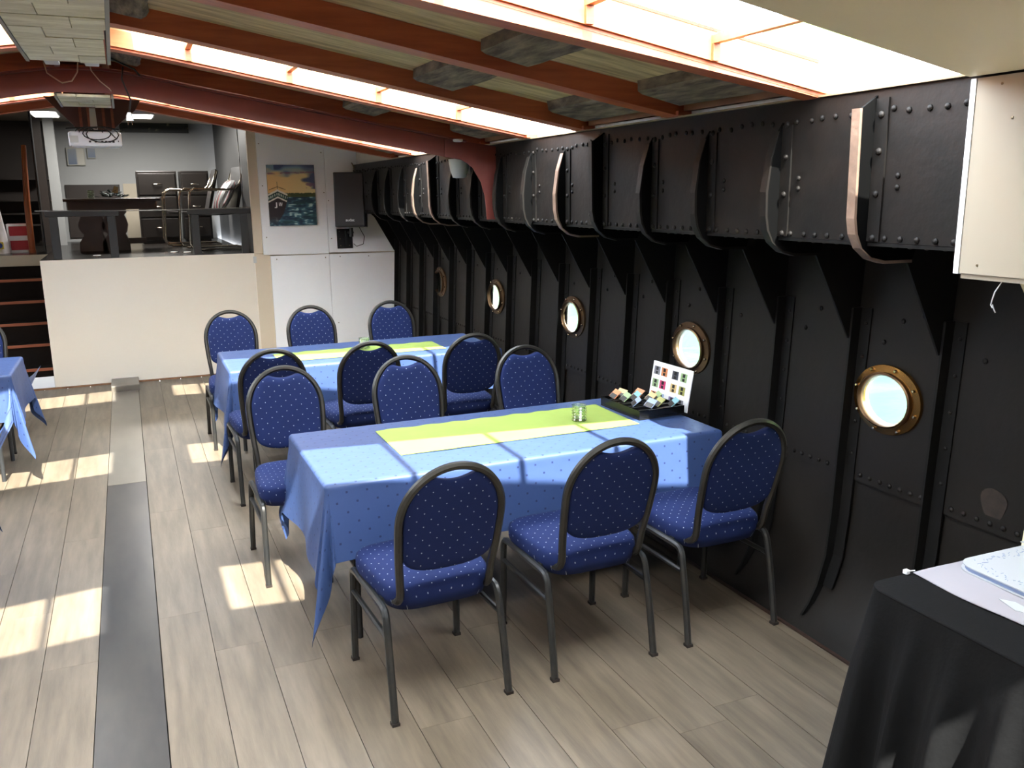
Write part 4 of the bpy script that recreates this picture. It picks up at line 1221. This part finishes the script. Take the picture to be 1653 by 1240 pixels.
def make_chair(label, group):
    t = thing('banquet_chair', label, 'chair', group=group)
    # back frame: oval hoop of flattened tube hooking under the seat
    pts = []
    right = [(0.164, -0.04, 0.402), (0.164, -0.115, 0.399), (0.1635, -0.168, 0.410), (0.163, -0.194, 0.442)]
    side = [(wf(z), yb(z), z) for z in (0.50, 0.55, 0.60, 0.66, 0.715)]
    top = [(0.181 * math.cos(a), yb(0.715 + 0.190 * math.sin(a)), 0.715 + 0.190 * math.sin(a)) for a in [PI / 2 * i / 8 for i in range(1, 9)]]
    half = right + side + top
    full = half + [(-x, y, z) for x, y, z in half[-2::-1]]
    B().tube(cr(full, 2), 0.0138, 0.0140, seg=8, square=0.25).done('back_frame', 'frame', t, smooth=True)
    # backrest pad with a dipped hand grip
    out = []
    n = 14
    zt = 0.868
    for i in range(n + 1):                       # right side upwards
        z = 0.588 + (0.858 - 0.588) * i / n
        out.append((wf(z) - 0.0145, z))
    for i in range(1, 12):                       # dip
        x = 0.100 * (1 - 2 * i / 12)
        out.append((x, 0.888 - 0.030 * math.cos(x / 0.100 * PI / 2) - (0.008 if abs(x) > 0.075 else 0)))
    for i in range(n + 1):
        z = 0.858 - (0.858 - 0.588) * i / n
        out.append((-(wf(z) - 0.0145), z))
    w0 = wf(0.588) - 0.0145
    for i in range(1, 14):                       # rounded bottom
        a = PI * i / 14
        c, s_ = math.cos(a), math.sin(a)
        out.append((-w0 * (abs(c) ** 0.75) * (1 if c > 0 else -1), 0.588 - 0.068 * s_ ** 0.9))
    cz = 0.72
    b = B()
    b.uv = b.b.loops.layers.uv.new('UVMap')
    SC = [(1.0, 0.0), (1.0, 0.45), (0.985, 0.75), (0.94, 0.93), (0.80, 1.0), (0.5, 1.0), (0.2, 1.0)]
    def ring(s, tk, sgn):
        th = 0.022 if sgn > 0 else 0.012
        R = []
        for x, z in out:
            X, Z = x * s, cz + (z - cz) * s
            R.append((b.b.verts.new((X, yb(Z) + sgn * th * tk, Z)), (X, Z)))
        return R
    for sgn in (1, -1):
        rings = [ring(s, tk, sgn) for s, tk in SC]
        for A, C in zip(rings, rings[1:]):
            m_ = len(A)
            for k in range(m_):
                q = [A[k], A[(k + 1) % m_], C[(k + 1) % m_], C[k]]
                f = b.b.faces.new([p[0] for p in q])
                for l, p in zip(f.loops, q): l[b.uv].uv = p[1]
        f = b.b.faces.new([p[0] for p in rings[-1]])
        for l, p in zip(f.loops, rings[-1]): l[b.uv].uv = p[1]
    b.done('backrest', 'navy', t, smooth='all', weld=True)
    # seat cushion
    b = B()
    b.uv = b.b.loops.layers.uv.new('UVMap')
    def so(a, s):
        c, q = math.cos(a), math.sin(a)
        e = 0.42
        x = abs(c) ** e * (1 if c > 0 else -1)
        y = abs(q) ** e * (1 if q > 0 else -1)
        yy = 0.025 + 0.215 * y * s
        return (x * s * (0.205 + 0.018 * (yy / 0.24)), yy)
    prof_ = [(0.93, 0.371), (0.985, 0.402), (1.0, 0.414), (1.0, 0.440), (0.985, 0.455), (0.94, 0.465), (0.8, 0.473), (0.5, 0.479), (0.2, 0.481)]
    N = 44
    R = []
    for s, z in prof_:
        R.append([(b.b.verts.new((*so(2 * PI * (k + .5) / N, s), z)), so(2 * PI * (k + .5) / N, s), z) for k in range(N)])
    for A, C in zip(R, R[1:]):
        for k in range(N):
            q = [A[k], A[(k + 1) % N], C[(k + 1) % N], C[k]]
            f = b.b.faces.new([p[0] for p in q])
            for l, p in zip(f.loops, q): l[b.uv].uv = (p[1][0] * (1 + (0.49 - p[2]) * 3), p[1][1] * (1 + (0.49 - p[2]) * 3))
    for ring_ in (R[0], R[-1]):
        f = b.b.faces.new([p[0] for p in ring_])
        for l, p in zip(f.loops, ring_): l[b.uv].uv = p[1]
    b.done('seat', 'navy', t, smooth='all')
    # legs: each side is a bent square tube; front and rear leg meet under the seat
    for s in (-1, 1):
        fl = cr([(s * 0.211, 0.243, 0.0112), (s * 0.210, 0.236, 0.20), (s * 0.209, 0.231, 0.335), (s * 0.2085, 0.222, 0.371), (s * 0.208, 0.195, 0.384), (s * 0.2075, 0.10, 0.384), (s * 0.207, 0.03, 0.384)], 3)
        B().tube(fl, 0.0128, 0.0128, seg=8, square=0.6).done('leg', 'leg', t, smooth=True)
        rl = cr([(s * 0.213, -0.237, 0.0112), (s * 0.211, -0.205, 0.20), (s * 0.209, -0.176, 0.335), (s * 0.208, -0.162, 0.370), (s * 0.2075, -0.135, 0.384), (s * 0.207, -0.05, 0.384), (s * 0.207, 0.0295, 0.384)], 3)
        B().tube(rl, 0.0128, 0.0128, seg=8, square=0.6).done('leg', 'leg', t, smooth=True)
        B().tube([(s * 0.2095, 0.224, 0.292), (s * 0.2095, -0.172, 0.292)], 0.0095, 0.0095, seg=8, square=0.6).done('stretcher', 'leg', t, smooth=True)
        for yy, xx in ((0.2435, 0.2112), (-0.2375, 0.2132)):
            B().box(s * xx - 0.0135, s * xx + 0.0135, yy - 0.0135, yy + 0.0135, 0.0, 0.011).done('foot_cap', 'foot', t)
    B().box(-0.196, 0.196, 0.10, 0.125, 0.381, 0.3975).box(-0.196, 0.196, -0.09, -0.065, 0.381, 0.3975).done('seat_rail', 'leg', t)
    return t
def copy_tree(o, parent=None):
    c = o.copy()
    COL.objects.link(c)
    if parent: c.parent = parent
    for ch in list(o.children):
        copy_tree(ch, c)
    return c
CHAIRS = [
    (0.877, 2.825, 0.045, 'navy banquet chair seen from behind at the nearest table, left end of the row'),
    (1.497, 2.840, 0.010, 'navy banquet chair seen from behind at the nearest table, middle of the row'),
    (2.085, 2.845, 0.010, 'navy banquet chair seen from behind at the nearest table, beside the iron wall'),
    (0.655, 4.100, PI + 0.01, 'navy banquet chair facing the viewer across the nearest table, next to the aisle'),
    (1.285, 4.100, PI - 0.02, 'navy banquet chair facing the viewer across the nearest table, middle of that side'),
    (1.985, 4.100, PI - 0.01, 'navy banquet chair facing the viewer across the nearest table, beside the iron wall'),
    (0.680, 5.255, 0.02, 'navy banquet chair seen from behind at the farther table, next to the aisle'),
    (1.236, 5.255, 0.03, 'navy banquet chair seen from behind at the farther table, middle of its near side'),
    (1.902, 5.255, -0.02, 'navy banquet chair seen from behind at the farther table, beside the iron wall'),
    (0.648, 6.515, PI, 'navy banquet chair facing the viewer beyond the farther table, next to the aisle'),
    (1.255, 6.515, PI + 0.02, 'navy banquet chair facing the viewer beyond the farther table, middle of the three'),
    (1.885, 6.515, PI - 0.02, 'navy banquet chair facing the viewer beyond the farther table, nearest the iron wall'),
    (-1.075, 7.05, PI, 'navy banquet chair cut off by the left edge of the photo, before the stairs'),
]
ch0 = None
for x, y, rz, lab in CHAIRS:
    if ch0 is None:
        c = ch0 = make_chair(lab, 'navy banquet chairs')
    else:
        c = copy_tree(ch0)
    c['label'] = lab
    c.location = (x, y, 0)
    c.rotation_euler = (0, 0, rz)

# ================================================================== TABLES AND CLOTHS
def table(x0, x1, y0, y1, label):
    t = thing('folding_table', label, 'table', ((x0 + x1) / 2, (y0 + y1) / 2, 0), 0, 'cloth covered tables')
    hx_, hy_ = (x1 - x0) / 2 - 0.012, (y1 - y0) / 2 - 0.012
    B().box(-hx_, hx_, -hy_, hy_, 0.668, 0.692).done('tabletop', 'desk', t)
    for sx in (-1, 1):
        for sy in (-1, 1):
            lx, ly = sx * (hx_ - 0.10), sy * (hy_ - 0.09)
            B().tube([(lx, ly, 0.0), (lx, ly, 0.6675)], 0.013, seg=10).done('leg', 'blkmetal', t, smooth=True)
        B().tube([(sx * (hx_ - 0.10), -hy_ + 0.104, 0.30), (sx * (hx_ - 0.10), hy_ - 0.104, 0.30)], 0.010, seg=8).done('cross_bar', 'blkmetal', t, smooth=True)
    return t
def tablecloth(x0, x1, y0, y1, ov, label, seed):
    """ov: overhang left, right, near, far"""
    cx, cy = (x0 + x1) / 2, (y0 + y1) / 2
    hx_, hy_ = (x1 - x0) / 2, (y1 - y0) / 2
    r0 = random.Random(seed)
    ph = [r0.uniform(0, 6.28) for _ in range(8)]
    ZT = 0.6985
    RC = 0.018
    def fall(d):
        """outward and downward for a cloth running d past the edge, rounded over the edge"""
        if d < RC * PI / 2:
            a = d / RC
            return RC * math.sin(a), RC * (1 - math.cos(a))
        e = d - RC * PI / 2
        return RC + 0.03 * e, RC + e
    def fn(u, v):
        px, py = max(-hx_, min(hx_, u)), max(-hy_, min(hy_, v))
        du, dv = u - px, v - py
        r = math.hypot(du, dv)
        if r < 1e-9:
            edge = min(hx_ - abs(u), hy_ - abs(v))
            return (cx + u, cy + v, ZT + 0.0008 * math.sin(u * 11 + ph[0]) * math.sin(v * 13 + ph[1]) * min(1, edge / .1))
        o, dn = fall(r)
        th = math.atan2(abs(dv), abs(du))
        s2 = math.sin(2 * th)
        grow = max(0.0, (r - 0.06)) / 0.28
        dirx, diry = du / r, dv / r
        if s2 < 1e-6:
            t_ = v if abs(du) > 0 else u
            L = hy_ if abs(du) > 0 else hx_
            ed = abs(t_) / L
            w = 0.5 + 0.5 * math.sin(t_ * (10 if L < 0.6 else 7.5) + ph[2 if du > 0 else 3] + (0 if abs(du) > 0 else ph[4]))
            lip = (ed ** 6)
            o += grow * ((0.030 if dv >= 0 else 0.010) * w * (1 - lip) + 0.035 * lip)
        else:
            fold = 0.5 - 0.5 * math.cos(4 * th * 1.0)            # one bulging fold to each side of the corner line
            o += grow * (0.035 + 0.008 * s2 + 0.040 * s2 * math.cos(8 * th - 2 * PI + 0.6 * math.sin(ph[5])))
            dn += grow * 0.085 * s2
        dn = max(dn - grow * 0.006, 0)
        z = max(ZT - dn, 0.02)
        return (cx + px + dirx * o, cy + py + diry * o, z)
    def axis(h, a, c, n):
        L = [-h - a + a * i / 16 for i in range(16)]
        L += [-h + 0.006, ]
        L += [-h + 2 * h * i / n for i in range(1, n)]
        L += [h - 0.006]
        L += [h + c * i / 16 for i in range(1, 17)]
        L += [-h, h] + [s * (h + d) for s in (-1, 1) for d in (0.007, 0.014, 0.021, 0.029)]
        return sorted(set(round(q, 5) for q in L if -h - a - 1e-6 <= q <= h + c + 1e-6))
    us = axis(hx_, ov[0], ov[1], 46)
    vv = axis(hy_, ov[2], ov[3], 22)
    b = B()
    b.grid(fn, us, vv, uvfn=lambda u, v: (u, v))
    o = b.done('tablecloth', 'cloth', None, smooth='all')
    tag(o, label, 'tablecloth', 'blue tablecloths')
    return o
def runner(x0, x1, y0, y1, label, seed):
    r0 = random.Random(seed)
    ph = r0.uniform(0, 6)
    n = 60
    us = [x0 + (x1 - x0) * i / n for i in range(n + 1)]
    vv = [0, .03, .1, .3, .5, .7, .9, .97, 1.0]
    def fn(u, t, dz=0.0):
        wob = 0.003 * math.sin(u * 31 + ph) + 0.003 * math.sin(u * 57 + 2 * ph)
        e = 1 if t > 0.5 else 0.35
        lift = 0.0035 * (0.5 + 0.5 * math.sin(u * 43 + ph)) * (max(0, t - 0.85) / 0.15) ** 1.5
        return (u, y0 + (y1 - y0) * t + wob * e * abs(t - 0.5) * 2, 0.7012 + lift + dz)
    b = B()
    b.grid(lambda u, t: fn(u, t, 0.0012), us, vv)
    b.grid(lambda u, t: fn(u, t, 0.0), us, vv)
    o = b.done('table_runner', 'lime', None, smooth='all')
    return tag(o, label, 'runner', 'lime table runners')
T1 = (0.602, 2.365, 3.118, 3.885)
T2 = (0.515, 2.31, 5.54, 6.27)
T3 = (-2.30, -0.745, 6.03, 6.72)
T4 = (-2.40, -0.79, 3.86, 4.56)
table(*T1, 'folding table under the nearest blue cloth with the tea box')
table(*T2, 'folding table under the farther blue cloth near the white panels')
table(*T3, 'folding table under the blue cloth at the left edge of the photo')
table(*T4, 'folding table under the nearer blue cloth at the left, almost out of the photo')
tablecloth(*T1, (0.38, 0.22, 0.31, 0.206), 'blue satin tablecloth with small dark squares on the nearest table', 3)
tablecloth(*T2, (0.38, 0.20, 0.29, 0.206), 'blue satin tablecloth on the farther table near the white panels', 8)
tablecloth(*T3, (0.25, 0.31, 0.30, 0.30), 'blue satin tablecloth on the table at the left edge of the photo', 12)
tablecloth(*T4, (0.25, 0.31, 0.30, 0.31), 'blue satin tablecloth on the nearer left table, only a corner in the photo', 15)
runner(0.950, 2.092, 3.345, 3.757, 'lime green runner on the nearest table', 1)
runner(0.832, 1.966, 5.675, 5.992, 'lime green runner on the farther table', 2)
glass_cup((1.869, 3.52, 0.7027), 'cut glass tealight holder on the lime runner of the nearest table', 0.036, 0.076)
glass_cup((1.449, 5.92, 0.7027), 'cut glass tealight holder on the lime runner of the farther table', 0.040, 0.076)

# tea box with its standing lid card
TZ = 0.7005
t = thing('tea_box', 'shallow black tea tray box on the right end of the nearest table', 'box', (2.250, 3.583, TZ), 0.03)
hx_, hy_, hh = 0.128, 0.175, 0.044
B().box(-hx_, hx_, -hy_, hy_, 0, 0.006).done('tray_floor', 'blk', t)
for s in (-1, 1):
    B().box(s * hx_ - 0.006 * (s > 0), s * hx_ + 0.006 * (s < 0), -hy_, hy_, 0.0062, hh).done('tray_side', 'blkgloss', t)
    B().box(-hx_ + 0.0062, hx_ - 0.0062, s * hy_ - 0.006 * (s > 0), s * hy_ + 0.006 * (s < 0), 0.0062, hh).done('tray_side', 'blkgloss', t)
for y in (-0.085, 0.0, 0.085):
    B().box(-hx_ + 0.0065, hx_ - 0.0065, y - 0.0015, y + 0.0015, 0.0062, hh - 0.006).done('divider', 'blk', t)
B().box(-0.0015, 0.0015, -hy_ + 0.0065, -0.087, 0.0062, hh - 0.006).box(-0.0015, 0.0015, -0.083, -0.002, 0.0062, hh - 0.006).box(-0.0015, 0.0015, 0.002, 0.083, 0.0062, hh - 0.006).box(-0.0015, 0.0015, 0.087, hy_ - 0.0065, 0.0062, hh - 0.006).done('divider', 'blk', t)
for a in (-0.155, -0.13, -0.07, -0.04, 0.02, 0.05, 0.10, 0.13):
    for x in (-0.064, 0.064):
        B().box(x - 0.045, x + 0.045, a, a + 0.012, 0.0065, hh - 0.010).done('packed_sachets', 'blk', t)
pk = [(-0.085, 0.150, 'tea_orange', 0.2), (-0.045, 0.150, 'tea_sand', 0.5), (-0.07, 0.075, 'tea_green', 0.1), (-0.01, 0.075, 'tea_aqua', 0.0), (-0.075, -0.03, 'tea_blue', -0.2),
      (0.035, 0.115, 'tea_orange', 0.35), (0.045, 0.02, 'tea_sand', 0.15), (0.085, 0.03, 'tea_green', -0.1), (0.025, -0.085, 'tea_olive', 0.1), (0.085, -0.12, 'tea_aqua', -0.15), (-0.03, -0.10, 'tea_blue', 0.4)]
pkl = ['orange tea sachet in the far left corner of the tea box', 'sand coloured tea sachet in the far left row of the tea box', 'pale green tea sachet on the left side of the tea box', 'aqua tea sachet lying low in the middle of the tea box',
       'pale blue tea sachet at the front left of the tea box', 'orange tea sachet leaning on the white lid card', 'sand coloured tea sachet in the middle of the tea box', 'pale green tea sachet in front of the white lid card',
       'olive tea sachet near the front of the tea box', 'aqua tea sachet in the near right corner of the tea box', 'pale blue tea sachet near the front left edge of the tea box']
for (x, y, c, rz), lb in zip(pk, pkl):
    p = thing('tea_sachet', lb, 'sachet', (2.250 + x * 0.97, 3.583 + y, TZ + hh - 0.008), 0.03 + rz, 'tea sachets')
    Mt = Matrix.Rotation(0.85, 4, 'Y') @ Matrix.Rotation(0.2, 4, 'X')
    B().box(-0.003, 0.0, -0.026, 0.026, 0.0, 0.052, Mt).done('wrapper', c, p)
    B().box(-0.0045, -0.0032, -0.022, 0.022, 0.0, 0.026, Mt).done('dark_label', 'blk', p)
t = thing('tea_menu_card', 'white lid card printed with twelve small colour pictures, standing behind the tea box', 'card', (2.398, 3.583, TZ + 0.002), 0.03)
Mc = Matrix.Rotation(0.16, 4, 'Y')
cw, chh = 0.165, 0.205
B().box(-0.001, 0.003, -cw, cw, 0.0, chh, Mc).done('card_sheet', 'paper', t)
cc = [['tea_grey', 'tea_orange', 'tea_slate', 'tea_green'], ['tea_green', 'tea_pink', 'tea_sand', 'tea_olive'], ['tea_orange', 'tea_blue', 'tea_violet', 'tea_grey']]
for r in range(3):
    for q in range(4):
        y = (0.125, 0.062, -0.030, -0.100)[q]
        z = (0.160, 0.095, 0.030)[r]
        pr_ = B().box(-0.0018, -0.0011, y - 0.025, y + 0.025, z - 0.021, z + 0.021, Mc).done('printed_picture', cc[r][q], t)
        B().box(-0.0024, -0.0019, y - 0.010, y + 0.010, z + 0.001, z + 0.018, Mc).box(-0.0024, -0.0019, y - 0.009, y + 0.009, z - 0.018, z - 0.004, Mc).done('cup_print', 'blk', pr_)

# ================================================================== SKIRTED TABLE, bottom right
bx0, bx1, by0, by1, bz = 1.690, 2.34, -0.30, 1.570, 0.744
t = thing('skirted_table', 'table hidden under a black cloth with a pleated skirt in the near right corner', 'table', (0, 0, 0))
B().box(bx0 + 0.02, bx1 - 0.02, by0 + 0.02, by1 - 0.02, 0.71, 0.738).done('tabletop', 'desk', t)
for x in (bx0 + 0.08, bx1 - 0.08):
    for y in (by0 + 0.08, by1 - 0.08):
        B().tube([(x, y, 0), (x, y, 0.7095)], 0.015, seg=8).done('leg', 'blkmetal', t, smooth=True)
rc = 0.045
path = [(bx1, by1), (bx0 + rc, by1)] + [(bx0 + rc + rc * math.cos(a), by1 - rc + rc * math.sin(a)) for a in [PI / 2 + PI / 2 * i / 8 for i in range(9)]] + [(bx0, by0 + 0.002), (bx1, by0)]
dense = []
for (xa, ya), (xb, yb_) in zip(path, path[1:]):
    L = math.hypot(xb - xa, yb_ - ya)
    n = max(1, int(L / 0.011))
    dense += [(xa + (xb - xa) * i / n, ya + (yb_ - ya) * i / n) for i in range(n)]
dense.append(path[-1])
acc = [0.0]
for a, c in zip(dense, dense[1:]):
    acc.append(acc[-1] + math.hypot(c[0] - a[0], c[1] - a[1]))
nrm = []
for i in range(len(dense)):
    a, c = dense[max(0, i - 1)], dense[min(len(dense) - 1, i + 1)]
    dx, dy = c[0] - a[0], c[1] - a[1]
    l = math.hypot(dx, dy) or 1
    nrm.append((dy / l * -1.0 if False else -dy / l * -1, dx / l * -1))
# outward normal of a path walked along the far side then down the left side
nrm = [((0, 1) if False else n_) for n_ in nrm]
def outn(i):
    a, c = dense[max(0, i - 1)], dense[min(len(dense) - 1, i + 1)]
    dx, dy = c[0] - a[0], c[1] - a[1]
    l = math.hypot(dx, dy) or 1
    n_ = (dy / l, -dx / l)
    m_ = (dense[i][0] - (bx0 + bx1) / 2, dense[i][1] - 0.6)
    return n_ if n_[0] * m_[0] + n_[1] * m_[1] > 0 else (-n_[0], -n_[1])
ON = [outn(i) for i in range(len(dense))]
tz = [0, 0.02, 0.05, 0.1, 0.18, 0.28, 0.4, 0.52, 0.64, 0.76, 0.88, 1.0]
def skirt(i, tt):
    i = int(i)
    s = acc[i]
    g = min(1.0, tt / 0.30)
    p = s * 2 * PI / 0.128 + 0.7 * math.sin(s * 9)
    w = 0.5 + 0.5 * math.sin(p)
    w = w ** 1.2 * (1 - 0.25 * math.sin(2 * p))
    off = 0.006 + 0.085 * tt + g * (0.066 * w * (0.4 + 0.6 * tt)) + 0.012 * tt * math.sin(s * 23)
    return (dense[i][0] + ON[i][0] * off, dense[i][1] + ON[i][1] * off, bz - 0.004 - (bz - 0.012) * tt)
b = B()
b.grid(skirt, list(range(len(dense))), tz)
b.done('skirt', 'blackcloth', t, smooth='all')
b = B()
top = [(bx1, by0 - 0.002), (bx1, by1 + 0.004)] + [(bx0 + rc + (rc + 0.004) * math.cos(a), by1 - rc + (rc + 0.004) * math.sin(a)) for a in [PI / 2 + PI / 2 * i / 8 for i in range(9)]] + [(bx0 - 0.004, by0 - 0.002)]
b.prism(top, 'z', bz - 0.005, bz)
b.done('top_cloth', 'blackcloth', t, bevel=0.003)
b = B()
b.tube([(bx0 - 0.003, by0, bz - 0.004), (bx0 - 0.003, by1 - rc, bz - 0.004)] + [(bx0 + rc + (rc + 0.003) * math.cos(a), by1 - rc + (rc + 0.003) * math.sin(a), bz - 0.004) for a in [PI - PI / 2 * i / 8 for i in range(9)]] + [(bx1, by1 + 0.003, bz - 0.004)], 0.004, seg=6)
b.done('piping', 'blackcloth', t, smooth='all')
o = B()
def lil(u, v, dz=0.0):
    return (u + 0.006 * math.sin(v * 17), v, bz + 0.0018 + dz + 0.0012 * (1 + math.sin(u * 25 + v * 19)))
us = [1.835 + 0.55 * i / 30 for i in range(31)]; vv = [0.2 + 1.365 * i / 50 for i in range(51)]
o.grid(lambda u, v: lil(u, v, 0.0015), us, vv).grid(lambda u, v: lil(u, v), us, vv)
tag(o.done('lilac_cloth', 'lilac', None, smooth='all'), 'pale lilac cloth lying on the black skirted table', 'cloth')
t = thing('cloth_clip', 'small white clip on the corner of the lilac cloth', 'clip', (1.828, 1.571, bz + 0.0005))
B().box(-0.010, 0.004, -0.006, 0.008, 0, 0.012).done('clip_body', 'paper', t, bevel=0.002)
B().tube([(0.0045, 0.002, 0.006), (0.022, -0.004, 0.007)], 0.0018, seg=6).done('clip_arm', 'paper', t, smooth=True)
t = thing('white_menu_book', 'white booklet with rounded corners and lace-like punched edge on the lilac cloth', 'book', (2.22, 1.205, bz + 0.0062), -0.02)
def rrr(w, d, r):
    return rr(w, d, r, 6)
B().prism(rrr(0.262, 0.335, 0.05), 'z', 0.0, 0.003).done('back_cover', 'bookpaper', t)
B().prism(rrr(0.256, 0.329, 0.05), 'z', 0.0032, 0.014).done('pages', 'bluepaper', t)
B().prism(rrr(0.260, 0.333, 0.05), 'z', 0.0142, 0.017).done('front_cover', 'bookpaper', t)
b = B()
r5 = random.Random(9)
for k in range(150):
    s = k / 150
    e = 0.02 + 0.028 * r5.random()
    if k < 80:
        x, y = -0.262 + e, -0.29 + 0.58 * (k / 80)
    else:
        x, y = -0.22 + 0.44 * ((k - 80) / 70), 0.335 - e
    a = r5.uniform(0, PI); l = r5.uniform(0.002, 0.005)
    dx, dy = math.cos(a) * l, math.sin(a) * l
    b.tube([(x - dx, y - dy, 0.0172), (x + dx, y + dy, 0.0172)], 0.0009, seg=4)
tag(b.done('punched_pattern', 'bluepaper', t), kind='stuff')
t = tag(B().box(2.24, 2.45, 1.38, 1.555, bz + 0.0241, bz + 0.026).done('loose_sheet', 'bookpaper'), 'loose white sheet on top of the booklet at the right edge', 'paper')
t.location = (0, 0, 0)
t = tag(B().prism([(1.885, 1.30), (1.905, 1.36), (1.925, 1.33), (1.915, 1.25)], 'z', bz + 0.0052, bz + 0.0068).done('paper_scrap', 'bookpaper'), 'small folded white paper scrap on the lilac cloth beside the booklet', 'paper')

# ================================================================== OUTSIDE
out = struct('exterior', 'canal and green bank outside the portholes')
B().box(2.76, 9.0, -12, 30, 0.40, 0.55).done('water', 'water', out)
b = B()
xs = [8.9, 9.4, 10.2, 12.0, 18.0]
zs_ = [0.5, 1.0, 1.25, 1.4, 1.5]
b.grid(lambda y, i: (xs[int(i)] + 0.3 * math.sin(y * 0.7), y, zs_[int(i)] + 0.12 * math.sin(y * 1.3 + i)), [-12 + i for i in range(43)], [0, 1, 2, 3, 4])
b.done('bank', 'bank', out, smooth='all')
rb_ = random.Random(4)
for i in range(14):
    y = -10 + i * 2.8
    bb = B()
    h = rb_.uniform(2.6, 3.6)
    bb.grid(lambda a, p: (11.3 + (1.5 + 0.2 * math.sin(3 * a + i)) * math.cos(a) * math.sin(p), y + (1.7 + 0.2 * math.sin(2 * a)) * math.sin(a) * math.sin(p), 1.3 + h * 0.5 + h * 0.6 * math.cos(p)), [2 * PI * k / 14 for k in range(15)], [PI * k / 8 for k in range(9)])
    bb.done('bush', 'bank', out, smooth='all')
